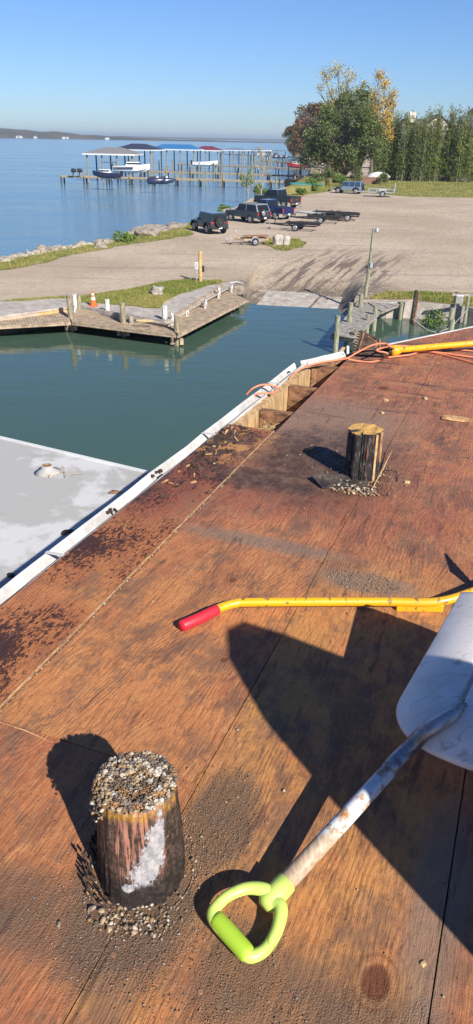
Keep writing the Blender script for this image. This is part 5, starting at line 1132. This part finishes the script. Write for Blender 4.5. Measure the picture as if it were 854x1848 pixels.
t_ = trailer('small rusty white boat trailer nearest the camera', 3.2, 1.3, 'tanwood', 'rust', .27, (-.5,), True); place(t_, 446, 441, -100)
for ch in list(t_.children):
    pass
t_ = trailer('black boat trailer just behind the concrete block', 5.0, 1.7, 'black', 'rubber', .32, (-.6,)); place(t_, 526, 415, -72)
t_ = trailer('black boat trailer with dark bunks in the middle of the group', 5.6, 1.7, 'black', 'rubber', .32, (-.9,)); place(t_, 564, 402, -78)
t_ = trailer('long silver twin-axle boat trailer behind the black ones', 7.6, 2.1, 'galv', 'rubber', .34, (-1.6, -.8)); place(t_, 578, 394, -68)
t_ = trailer('black twin-axle boat trailer farthest right in the group', 5.5, 1.9, 'black', 'rubber', .34, (-1.6, -.8)); place(t_, 600, 397, -80)
# utility trailer
t = thing('utility_trailer', 'silver flatbed utility trailer hitched to the silver blue car', 'trailer', (0, 0, 0))
MB().box((0, 0, .5), (3.0, 1.6, .1)).build('deck', M['galv'], t)
for s_ in (-1, 1): wheel(t, -.2, s_*.95, .33, .2, s_); MB().bar((-1.5, s_*.8, .85), (1.5, s_*.8, .85), .05, .05).build('side_rail', M['galv'], t); MB().box((-.2, s_*.95, .72), (.85, .24, .04)).build('mudguard', M['white'], t); [MB().bar((x, s_*.8, .5), (x, s_*.8, .85), .05, .05).build('stake', M['galv'], t) for x in (-1.45, -.5, .5, 1.45)]
for k in range(5): MB().bar((-1.55, -.8, .62+.2*k), (-1.55, .8, .62+.2*k), .04, .11).build('ramp_slat', M['cover'], t)
MB().bar((-1.55, -.8, .55), (-1.55, -.8, 1.5), .06, .06).build('ramp_post', M['galv'], t); MB().bar((-1.55, .8, .55), (-1.55, .8, 1.5), .06, .06).build('ramp_post', M['galv'], t); MB().bar((1.5, 0, .5), (2.8, 0, .5), .09, .09).build('tongue', M['galv'], t)
place(t, 687, 355, -78, 1.3)
# boat under a cover and timber box by the hedge
p = at(682, 329, ZG); t = thing('covered_boat', 'boat under a pale grey tarpaulin at the bamboo edge', 'boat', tuple(p))
vs = []; fs = []; n_ = 12
for i in range(n_+1):
    s_ = i/n_*2-1; wv = 1.15*(1-abs(s_)**3)**.5 if abs(s_) < 1 else .05; hz = 1.0+.95*(1-s_*s_)**.7
    for k in range(9): a = math.pi*k/8; vs.append((p.x+s_*2.5, p.y+math.cos(a)*wv, ZG+1.0+(hz-1.0)*math.sin(a)**.8*(1+.06*noise.noise(Vector((i, k, 0))))))
for i in range(n_):
    for k in range(8): o = i*9+k; fs.append((o, o+1, o+10, o+9))
MB().add(vs, fs).build('tarpaulin', M['cover'], t, smooth=True); MB().rock((p.x, p.y, ZG+.75), (2.3, .9, .45), 4, 2, .1).build('hull', M['darkpile'], t); 
for s_ in (-1, 1): MB().tube([(p.x+1.2, p.y+s_*.9-.1, ZG+.3), (p.x+1.2, p.y+s_*.9+.1, ZG+.3)], .3, 12).build('wheel', M['rubber'], t)
p = at(658, 331, ZG); t = thing('timber_bin', 'low rusty brown plank box beside the covered boat', 'box', tuple(p))
for k in range(4): MB().bar((p.x-2.4, p.y-.6, ZG+.16+.3*k), (p.x+2.4, p.y-.6, ZG+.16+.3*k), .08, .28).build('plank', M['brickish'], t); MB().bar((p.x+2.4, p.y-.55, ZG+.16+.3*k), (p.x+2.4, p.y+1.5, ZG+.16+.3*k), .08, .28).build('plank', M['brickish'], t)
# ------------------------------------------------------------------ trees
def limb(a, b, r0, r1, wob=.12, n_=6, seed=0):
    a = Vector(a); b = Vector(b); L_ = (b-a).length; pts = [a.lerp(b, i/n_)+noise.noise_vector(Vector((seed, i*.7, a.x)))*wob*L_*(math.sin(math.pi*i/n_)) for i in range(n_+1)]
    return pts, [r0+(r1-r0)*i/n_ for i in range(n_+1)]
def tree(name, label, base, H, crown, leaves, size, mat, bark='bark', trunk_h=.35, nl=9, r=.25, group=None, squash=1.0, jitter=.3, spread=.5, lean=0, hollow=.35, aspect=.45, cat='tree'):
    """crown: list of (dx,dy,z,radius)"""
    base = Vector(base); t = thing(name, label, cat, tuple(base), group); mb = MB(); top = base+Vector((lean, 0, H*.8)); pts, rs = limb(base-Vector((0, 0, .2)), top, r, r*.15, .05, 8, base.x); mb.tube(pts, rs, 8)
    for i, (dx, dy, z, cr) in enumerate(crown):
        c = base+Vector((dx, dy, z)); f = min(.85, max(.15, (z/H)*.7-.05)); k = int(f*8); p, q = limb(pts[k], c, rs[k]*.6, .02+r*.05, .12, 5, i+base.x); mb.tube(p, q, 6, cap=False)
        for j in range(4):
            d = Vector(rng.normal(0, 1, 3)); d.normalize(); p2, q2 = limb(p[3+(j % 2)], c+d*cr*.9, .02+r*.05, .01, .15, 3, j+i); mb.tube(p2, q2, 4, cap=False)
    mb.build('trunk', M[bark], t)
    if base.y > 130: t.scale = (KF,)*3
    leafball('crown', [base+Vector((a, b, c)) for a, b, c, _ in crown], [x[3] for x in crown], leaves, size, mat, t, squash=squash, jitter=jitter, hollow=hollow, aspect=aspect)
    return t
def crownpts(cx, z0, z1, w_, n_, r0, r1, dw=None):
    out = []
    for i in range(n_):
        a = rng.uniform(0, 6.28); f = rng.random(); z = z0+(z1-z0)*f; prof = math.sin(math.pi*(.12+.8*f))**.7; q = rng.random()**.5
        out.append((cx+math.cos(a)*w_*prof*q, math.sin(a)*(dw or w_)*prof*q, z, rng.uniform(r0, r1)))
    return out
KF = 1.15
def wx(px, y, z0=ZG):     # point on ground line of sight column at world distance y
    d = FW*FPX + RT*(px-427) - UP*(330-924); y = y*KF; k = y/d.y; return Vector((d.x*k, y, z0))
# scale at y~150 m is about 8.6 px per metre
tree('leafy_tree', 'large dense dark green tree in front of the bamboo', wx(622, 140), 14.5, crownpts(0, 2.5, 13.2, 6.2, 64, .7, 1.75)+[(-7.2, 0, 3.2, 1.3), (-6.8, -1, 4.6, 1.2), (-5.2, 0, 4, 2.0), (-6, 0, 5.5, 1.5), (-4.4, 0, 7, 1.8), (3.8, 0, 9, 1.8)], 24000, .19, 'lgreen', r=.35, hollow=.15, jitter=.7)
tree('tall_tree', 'tall thin tree with sparse yellowish leaves rising above the dark tree', wx(604, 152), 18.9, [(-2.78, 0.0, 16.65, 1.65), (-0.87, 0.0, 17.76, 1.48), (1.3, 0.0, 16.65, 1.39), (3.13, 0.0, 14.43, 1.48), (-1.74, 0.0, 14.06, 1.39), (0.43, 0.0, 14.8, 1.39), (-3.83, 0.0, 14.8, 0.87), (2.17, 0.0, 12.58, 1.3), (-2.61, 0.0, 11.47, 1.13), (4.0, 0.0, 15.54, 0.78), (-0.87, 0.0, 12.21, 1.39)], 2600, .17, 'lpale', r=.34, jitter=.5, hollow=.2)
tree('tall_tree', 'tall thin tree with golden yellow leaves beside the dark tree', wx(668, 150), 17.7, [(0.0, 0.0, 16.79, 1.15), (1.06, 0.0, 15.4, 1.24), (2.66, 0.0, 14.01, 1.06), (1.59, 0.0, 12.71, 1.42), (-0.71, 0.0, 13.86, 1.33), (0.18, 0.0, 11.55, 1.59), (1.95, 0.0, 10.39, 1.5), (1.06, 0.0, 8.86, 1.68), (2.3, 0.0, 7.7, 1.42), (-1.42, 0.0, 11.94, 1.06), (2.83, 0.0, 12.32, 0.89)], 4200, .17, 'lyellow', r=.3, jitter=.5, hollow=.2)
tree('dense_tree', 'rounded olive tree just left of the golden tree', wx(646, 160), 15.0, crownpts(0, 4, 13.5, 4, 24, 1.1, 2.0), 9000, .2, 'lgreen', r=.25)
# autumn trees far along the bank
for i, (px, y, H, w_, lab, mt) in enumerate(((532, 330, 13, 5, 'red-brown autumn tree farthest left on the far bank', 'lautumn'), (545, 300, 17, 6.5, 'dark autumn tree second along the far bank', 'lautumn'), (560, 270, 18, 7, 'tall mixed autumn tree behind the dark tree', 'lautumn'), (573, 240, 17, 6, 'olive and rust tree touching the dark tree', 'lautumn'), (590, 215, 15, 6, 'olive tree half hidden behind the dark tree', 'lgreen'), (527, 420, 12, 6, 'small distant tree at the tip of the far bank', 'lgreen'), (540, 390, 13, 6, 'distant green tree behind the autumn trees', 'lgreen'))):
    tree('autumn_tree' if mt == 'lautumn' else 'distant_tree', lab, wx(px, y), H, crownpts(0, 2.5, H*.92, w_, 20, w_*.22, w_*.4), 5200, .36, mt, r=.3, hollow=.3)
# shrubs at the bank
for (px, py, w_, h_, mt, lab) in ((572, 338, 1.4, 1.6, 'lgreen', 'bright green shrub at the foot of the bank wall'), (590, 336, 1.5, 2.6, 'lgreen', 'dark shrub at the foot of the big tree'), (602, 330, 2.0, 4.5, 'lpale', 'pale olive young tree in front of the dark tree'), (612, 335, 1.3, 1.6, 'lbright', 'low bright shrub left of the silver car'), (560, 345, 1.3, 1.4, 'lbright', 'low green shrub on the grassy bank'), (690, 333, 1.0, 1.6, 'lbamboo', 'small bush beside the covered boat'), (640, 332, 1.8, 2.8, 'lgreen', 'dark shrub left of the rusty plank box'), (545, 352, .8, .9, 'lbright', 'tiny shrub low on the bank'), (472, 355, 1.2, 1.6, 'lbright', 'green shrub at the foot of the thin riverside tree')):
    p = at(px, py, ZG); tree('shrub', lab, p, h_, crownpts(0, .4, h_*.9, w_, 9, w_*.3, w_*.5), 1500, .11, mt, r=.05, cat='shrub')
# thin riverside trees behind the trucks
p = at(470, 360, ZG); tree('riverside_tree', 'thin pale riverside tree with few yellow leaves', p, 6.6, [(0, 0, 5.6, .8), (-.8, 0, 4.6, .7), (.9, 0, 4.8, .7), (.5, 0, 3.6, .6), (-.3, 0, 6.3, .5), (1.3, 0, 5.6, .4), (-1.3, 0, 3.2, .5)], 420, .1, 'lpale', 'palebark', r=.1, hollow=.2, lean=.5, jitter=.6)
p = at(447, 366, ZG); tree('riverside_tree', 'small leafy sapling left of the thin riverside tree', p, 3.8, [(0, 0, 3.0, .5), (-.5, 0, 2.4, .5), (.5, 0, 2.5, .5), (-.9, 0, 3, .4), (.2, 0, 3.7, .4)], 520, .1, 'lbright', 'palebark', r=.06, hollow=.2, jitter=.6)
# bamboo: many upright plumes
BM = 'bamboo plants of the tall hedge'
def bamboo(px, y, H, w_, n_, mt, label):
    base = wx(px, y); t = thing('bamboo_clump', label, 'bamboo', tuple(base), BM); mb = MB(); cs = []; rs = []; t.scale = (KF,)*3
    for i in range(n_):
        x = rng.uniform(-w_, w_); yy = rng.uniform(-1.5, 1.5); h = H*rng.uniform(.72, 1.04); ln = rng.normal(0, .5); pts = [base+Vector((x+ln*(k/6)**2, yy, h*k/6)) for k in range(7)]
        mb.tube(pts, [.05-.006*k for k in range(7)], 4, cap=False)
        z = h*rng.uniform(.04, .2)
        while z < h:
            f = z/h; cs.append(base+Vector((x+ln*f*f+rng.normal(0, .15), yy, z))); rs.append(.25+.85*(1-f)**.5*min(1, f*4+.6)); z += rng.uniform(.5, .9)
    mb.build('canes', M['straw' if False else 'tanwood'], t)
    leafball('foliage', cs, rs, 560*n_, .25, mt, t, squash=1.5, jitter=.5, aspect=.2, droop=.9, hollow=.15)
xs = list(range(688, 885, 13))
for i, px in enumerate(xs):
    H = 12.0+1.6*noise.noise(Vector((i*.8, 2, 0)))+(1.2 if px in (733, 793, 823, 853) else 0)+(px-760)*.006
    pos = ['first', 'second', 'third', 'fourth', 'fifth', 'sixth', 'seventh', 'eighth', 'ninth', 'tenth', 'eleventh', 'twelfth', 'thirteenth', 'fourteenth', 'fifteenth', 'sixteenth'][i] if i < 16 else None
    lab = f'{pos} bamboo clump of the tall hedge counting from the golden tree' if pos else 'bamboo clump at the right end of the hedge, beyond the frame'
    bamboo(px, 152+rng.uniform(-2, 2), H, 1.9, 12, 'lbamboo' if i % 4 else 'lgreen', lab)
# houses behind the hedge
def house(px, y, w_, zeave, zridge, lab, dx=0, chim=False):
    b = wx(px, y); t = thing('house', lab, 'house', tuple(b)); t.scale = (KF,)*3; MB().box((b.x, b.y+5, (zeave+ZG)/2), (w_, 10, zeave-ZG)).build('wall', M['housewall'], t)
    MB().side([(-w_/2, zeave), (0, zridge), (w_/2, zeave)], 0, 10).shift((b.x, b.y, 0)).build('gable_wall', M['housewall'], t)
    for s_ in (-1, 1): MB().bar((b.x+s_*(w_/4+.25), b.y-.4, (zeave+zridge)/2+.1), (b.x+s_*(w_/4+.25), b.y+10.4, (zeave+zridge)/2+.1), math.hypot(w_/2, zridge-zeave)+.7, .16, up=(s_*(zridge-zeave), 0, w_/2)).build('roof', M['houseroof'], t)
    L_ = 9
    if chim: MB().side([(-L_, zeave+.05), (-L_+1.5, zridge-.6), (0, zridge-.6), (0, zeave+.05)], 3, 9).shift((b.x, b.y, 0)).build('side_roof', M['houseroof'], t)
    MB().box((b.x, b.y-.02, zeave-.2), (1.4, .06, 1.2)).build('window', M['glass'], t)
    if chim: MB().box((b.x-w_*.86, b.y+2.5, zridge-.3), (1.5, 1.2, 2.4)).build('chimney', M['housewall'], t)
house(779, 205, 7.2, 10.6, 13.1, 'cream gabled house with chimney showing above the bamboo', chim=True)
house(884, 210, 10, 14.6, 18.6, 'pale house at the right edge above the bamboo')
# bank wall with turquoise tarp
bw = thing('bank_wall', 'dark timber retaining wall at the end of the grassy bank', 'retaining wall', tuple(at(520, 338, 0)))
q = [at(515, 342, 0), at(556, 345, 0)]
for k in range(6): MB().bar(q[0].lerp(q[1], 0)+Vector((0, 0, .15+.3*k)), q[1]+Vector((0, 0, .15+.3*k)), .3, .28).build('plank', M['darkpile'], bw)
q2_ = at(563, 330, 0)
for k in range(6): MB().bar(q[0]+Vector((0, .2, .15+.3*k)), q[0]+Vector((9, 14, .15+.3*k)), .3, .28).build('plank', M['darkpile'], bw)
p = at(552, 331, 1.9); o = MB().rock((p.x, p.y, 1.75), (2.8, 1.6, .22), 5, 3, .2).build('tarpaulin', M['teal'], smooth=True); tag(o, 'turquoise tarpaulin lying on top of the dark bank wall', 'tarpaulin')
p0, p1 = at(517, 338, 1.75), at(560, 335, 1.75); struct(sheet('grass_ground', [p0, p1, at(600, 322, 1.75), at(566, 311, 1.75)], 1.76, M['grass'], depth=1.2))
# ------------------------------------------------------------------ long piers
def pier(label, x0, y0, x1, y1, zd, wid, spacing, mat='tanwood'):
    """water line pixels of both ends"""
    a, b = at(x0, y0, 0), at(x1, y1, 0); t = thing('pier', label, 'pier', tuple(a)); d = (b-a); L_ = d.length; d.normalize(); s_ = Vector((-d.y, d.x, 0))*wid/2; up_ = Vector((0, 0, zd))
    n_ = int(L_/3.2)
    for i in range(n_): MB().bar(a+d*(L_*i/n_)+up_, a+d*(L_*(i+.985)/n_)+up_, wid, .09).build('deck_section', M[mat], t)
    for k in (-1, 1): MB().bar(a+s_*k+up_-Vector((0, 0, .16)), b+s_*k+up_-Vector((0, 0, .16)), .09, .22).build('stringer', M['pile'], t)
    m = int(L_/spacing); pr = None
    for i in range(m+1):
        for k in (-1, 1):
            p = a+d*(L_*i/m)+s_*k*1.05; tall = .9 if (i+k) % 3 == 0 else (.35 if i % 2 else .0)
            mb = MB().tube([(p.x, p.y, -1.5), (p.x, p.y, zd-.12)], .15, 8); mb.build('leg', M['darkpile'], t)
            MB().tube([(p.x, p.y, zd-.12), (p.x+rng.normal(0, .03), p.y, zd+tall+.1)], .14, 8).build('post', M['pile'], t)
    return t, a, b
pier('nearest long pier ending in a platform with two small motors', 114, 331, 575, 343, 1.35, 1.6, 4.4)
pier('second long pier behind the nearest one', 215, 319, 580, 331, 1.4, 1.5, 5.5)
pier('third long pier running below the red roofed lift', 325, 306, 578, 317, 1.5, 1.5, 6)
pier('fourth pier reaching the distant bank', 478, 299, 560, 303, 1.5, 2.2, 6)
pier('far pier beyond the last boat lift', 400, 284, 535, 290, 1.6, 2, 9)
pier('farthest pier seen as a thin line', 440, 274, 530, 277, 1.6, 2, 14)
# isolated pilings
G = 'free standing pilings off the piers'
ORD = 'first second third fourth fifth sixth seventh eighth ninth tenth eleventh twelfth thirteenth'.split(); cnt_ = {}
for i, (x, y, tp) in enumerate(((268, 330, 296), (300, 329, 300), (330, 330, 305), (343, 332, 300), (372, 333, 308), (400, 334, 303), (428, 334, 306), (455, 336, 300), (498, 343, 318), (504, 343, 322), (520, 333, 300), (542, 331, 296), (288, 318, 290), (313, 318, 288), (360, 320, 293), (385, 320, 294), (415, 309, 285), (440, 309, 287), (452, 303, 280), (470, 303, 279), (490, 306, 284), (510, 306, 282), (436, 285, 268), (455, 286, 269), (480, 287, 270), (500, 287, 272), (515, 288, 274), (466, 277, 265), (486, 277, 266))):
    b = at(x, y, 0); h = solve_h(b, tp); r = .15*(1 if y > 300 else 1.3); t = MB().tube([(b.x, b.y, -1.5), (b.x, b.y, h)], [r, r*.9], 8).build('mooring_piling', M['pile' if i % 3 else 'darkpile'])
    row = 'in front of the nearest long pier' if y > 328 else ('between the second and third long piers' if y > 300 else 'by the distant lifts'); c_i = cnt_.get(row, 0); cnt_[row] = c_i+1
    tag(t, ORD[c_i]+' free standing piling from the left '+row, 'piling', G)
# boat lifts with hipped roofs
def lift(label, x0, y0, x1, y1, dep, zeave, zr, mat, fascia='white', nx=3, ridge_in=.3):
    a, b = at(x0, y0, 0), at(x1, y1, 0); d = (b-a); L_ = d.length; d.normalize(); s_ = Vector((-d.y, d.x, 0)); t = thing('boat_lift', label, 'boat lift', tuple(a))
    q = [a, b, b+s_*dep, a+s_*dep]; e = .7; q2 = [a-d*e-s_*e, b+d*e-s_*e, b+d*e+s_*(dep+e), a-d*e+s_*(dep+e)]; Z = lambda p, z: Vector((p.x, p.y, z))
    r0 = a+d*L_*ridge_in+s_*dep/2; r1 = b-d*L_*ridge_in+s_*dep/2
    MB().add([Z(p, zeave) for p in q2]+[Z(r0, zr), Z(r1, zr)], [(0, 1, 5, 4), (1, 2, 5), (2, 3, 4, 5), (3, 0, 4), (3, 2, 1, 0)]).build('roof', M[mat], t)
    for i in range(4): MB().bar(Z(q2[i], zeave-.14), Z(q2[(i+1) % 4], zeave-.14), .1, .26).build('fascia', M[fascia], t)
    for i in range(nx+1):
        for k in (0, 1):
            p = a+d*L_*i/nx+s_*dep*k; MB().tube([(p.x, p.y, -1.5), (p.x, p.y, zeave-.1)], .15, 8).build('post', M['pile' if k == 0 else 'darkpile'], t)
    return t, a, b, s_, d
lift('boat lift with a grey hipped roof nearest the open river', 160, 328, 240, 330, 6.5, 5.2, 6.3, 'rgrey')
lift('boat lift with a dark navy hipped roof behind the grey one', 212, 315, 273, 317, 7, 5.6, 6.8, 'rnavy', nx=2)
lift('boat lift with a long bright blue roof and white fascia', 278, 311, 350, 313, 7, 5.6, 6.7, 'rblue', nx=3, ridge_in=.15)
lift('boat lift with a maroon hipped roof', 350, 306, 393, 307, 7, 5.2, 6.2, 'rmaroon', nx=2)
lift('boat lift with a pale slate blue roof', 403, 301, 437, 302, 7, 5.0, 5.6, 'rslate', nx=2)
lift('last boat lift with a thin slate roof next to the slate blue one', 441, 296, 468, 297, 7, 4.7, 5.0, 'rslate', nx=2)
# boats
def boat(name, label, px, py, z, L_, W_, H_, rz, hull, cabin=True, stripe=None, canopy=False, group=None, screen=True):
    p = at(px, py, z); t = thing(name, label, 'boat', tuple(p)); c, s_ = math.cos(rz), math.sin(rz); T = lambda x, y, zz: (p.x+x*c-y*s_, p.y+x*s_+y*c, p.z+zz); vs = []; fs = []; n_ = 10
    for i in range(n_+1):
        f = i/n_; x = -L_/2+L_*f; wv = W_/2*(1-max(0, (f-.45)/.55)**2.2)+.02; sh = H_*(.85+.35*f*f); kz = H_*.55*max(0, (f-.6)/.4)**1.8
        vs += [T(x, 0, kz), T(x, -wv*.75, kz+H_*.3), T(x, -wv, sh), T(x, -wv*.8, sh+.01), T(x, wv*.8, sh+.01), T(x, wv, sh), T(x, wv*.75, kz+H_*.3)]
    for i in range(n_):
        for k in range(7): a = i*7+k; b = i*7+(k+1) % 7; fs.append((a, b, b+7, a+7))
    fs += [tuple(range(7))[::-1], tuple(n_*7+k for k in range(7))]
    MB().add(vs, fs).build('hull', M[hull], t)
    if stripe:
        for q in (-1, 1): MB().bar(T(-L_*.48, q*(W_/2+.01), H_*.62), T(L_*.05, q*(W_/2+.01), H_*.66), .03, H_*.22).build('stripe', M[stripe], t)
    M3 = Matrix.Rotation(rz, 3, 'Z')
    if cabin:
        MB().box(T(L_*.05, 0, H_*1.15), (L_*.42, W_*.62, H_*.5), M=M3, taper=.8).build('cabin', M['boatwhite'], t)
        if screen: MB().box(T(L_*.06, 0, H_*1.2), (L_*.38, W_*.64, H_*.2), M=M3, taper=.95).build('windscreen', M['glass'], t)
    if canopy:
        MB().box(T(-L_*.1, 0, H_+1.5), (L_*.45, W_*.8, .08), M=M3).build('canopy', M['navy'], t)
        for x in (-.3, .1):
            for y in (-.38, .38): MB().bar(T(x*L_, y*W_, H_), T(x*L_, y*W_, H_+1.5), .05, .05).build('canopy_pole', M['chrome'], t)
    MB().box(T(-L_/2-.2, 0, H_*.8), (.4, .35, .9), M=M3).build('outboard_motor', M['black'], t)
    for x in (-.25, .2): MB().bar(T(x*L_, -W_*.6, -.12), T(x*L_, W_*.6, -.12), .14, .14).build('cradle_beam', M['galv'], t)
    return t
boat('runabout_boat', 'dark hulled runabout with navy canopy under the grey roof', 193, 322, 1.9, 4.8, 2.0, 1.0, 3.05, 'navy', canopy=True)
boat('cabin_cruiser', 'white cabin cruiser with blue stripe under the navy roof', 238, 312, 1.9, 7.2, 2.5, 1.4, .08, 'boatwhite', stripe='navy')
boat('small_boat', 'white boat hanging in the maroon roofed lift', 370, 300, 2.1, 6.2, 2.2, 1.1, .1, 'boatwhite', cabin=False)
boat('small_boat', 'white boat moored beyond the slate roofed lifts', 481, 282, 1.5, 9, 3, 1.2, .1, 'boatwhite')
boat('small_boat', 'red and white boat at the distant bank', 535, 303, 1.2, 5.5, 2, 1.1, 3.1, 'redhull')
def jetski(label, px, py, z, rz, hull='navy'):
    p = at(px, py, z); t = thing('jet_ski', label, 'jet ski', tuple(p), 'jet skis on lifts'); c, s_ = math.cos(rz), math.sin(rz); T = lambda x, y, zz: Vector((p.x+x*c-y*s_, p.y+x*s_+y*c, p.z+zz))
    MB().tube([T(-1.5, 0, .2), T(-1.3, 0, .25), T(0, 0, .3), T(1.1, 0, .4), T(1.6, 0, .55)], [.3, .5, .52, .35, .06], 10).build('hull', M[hull], t, smooth=True)
    MB().tube([T(-1.2, 0, .72), T(-.2, 0, .8), T(.1, 0, .7)], [.16, .2, .1], 8).build('seat', M['black'], t); MB().tube([T(.1, 0, .6), T(.35, 0, 1.1)], [.22, .08], 8).build('cowl', M['boatwhite'], t); MB().bar(T(.3, -.35, 1.1), T(.3, .35, 1.1), .06, .06).build('handlebar', M['black'], t)
jetski('blue and white jet ski left on the small lift by the near pier', 282, 330, 1.6, .1); jetski('second jet ski right beside the blue and white one', 299, 330, 1.6, .2)
for i, (x, lab) in enumerate(((497, 'left one of three far dark jet skis on lifts'), (506, 'middle one of three far dark jet skis on lifts'), (516, 'right one of three far dark jet skis on lifts'))): jetski(lab, x, 285, 1.5, .1, 'navy')
def outboard(label, px, py):
    p = at(px, py, 1.42); t = thing('outboard_motor', label, 'motor', tuple(p), 'motors on the pier platform'); MB().rock(p+Vector((0, 0, 1.0)), (.5, .3, .36), 2, 2, .1).build('cowling', M['black'], t); MB().tube([p+Vector((-.1, 0, .7)), p+Vector((-.25, 0, 0))], [.12, .07], 6).build('shaft', M['black'], t); MB().bar(p+Vector((.1, 0, .8)), p+Vector((.5, 0, 0)), .08, .08).build('stand', M['galv'], t)
outboard('left of two dark motors on the pier platform end', 134, 318); outboard('right of two dark motors on the pier platform end', 145, 318)
# haze
hz = NT('haze_air'); hz.t.nodes.remove(hz.b); out_ = [n for n in hz.t.nodes if n.type == 'OUTPUT_MATERIAL'][0]; pv_ = hz.t.nodes.new('ShaderNodeVolumePrincipled'); pv_.inputs['Density'].default_value = 2.0e-4; pv_.inputs['Color'].default_value = (.74, .88, 1, 1); pv_.inputs['Anisotropy'].default_value = .2
hz.t.links.new(pv_.outputs[0], out_.inputs['Volume']); hb = MB().box((0, 5970, 17), (18200, 12200, 40)).build('haze', hz.m); hb['kind'] = 'stuff'
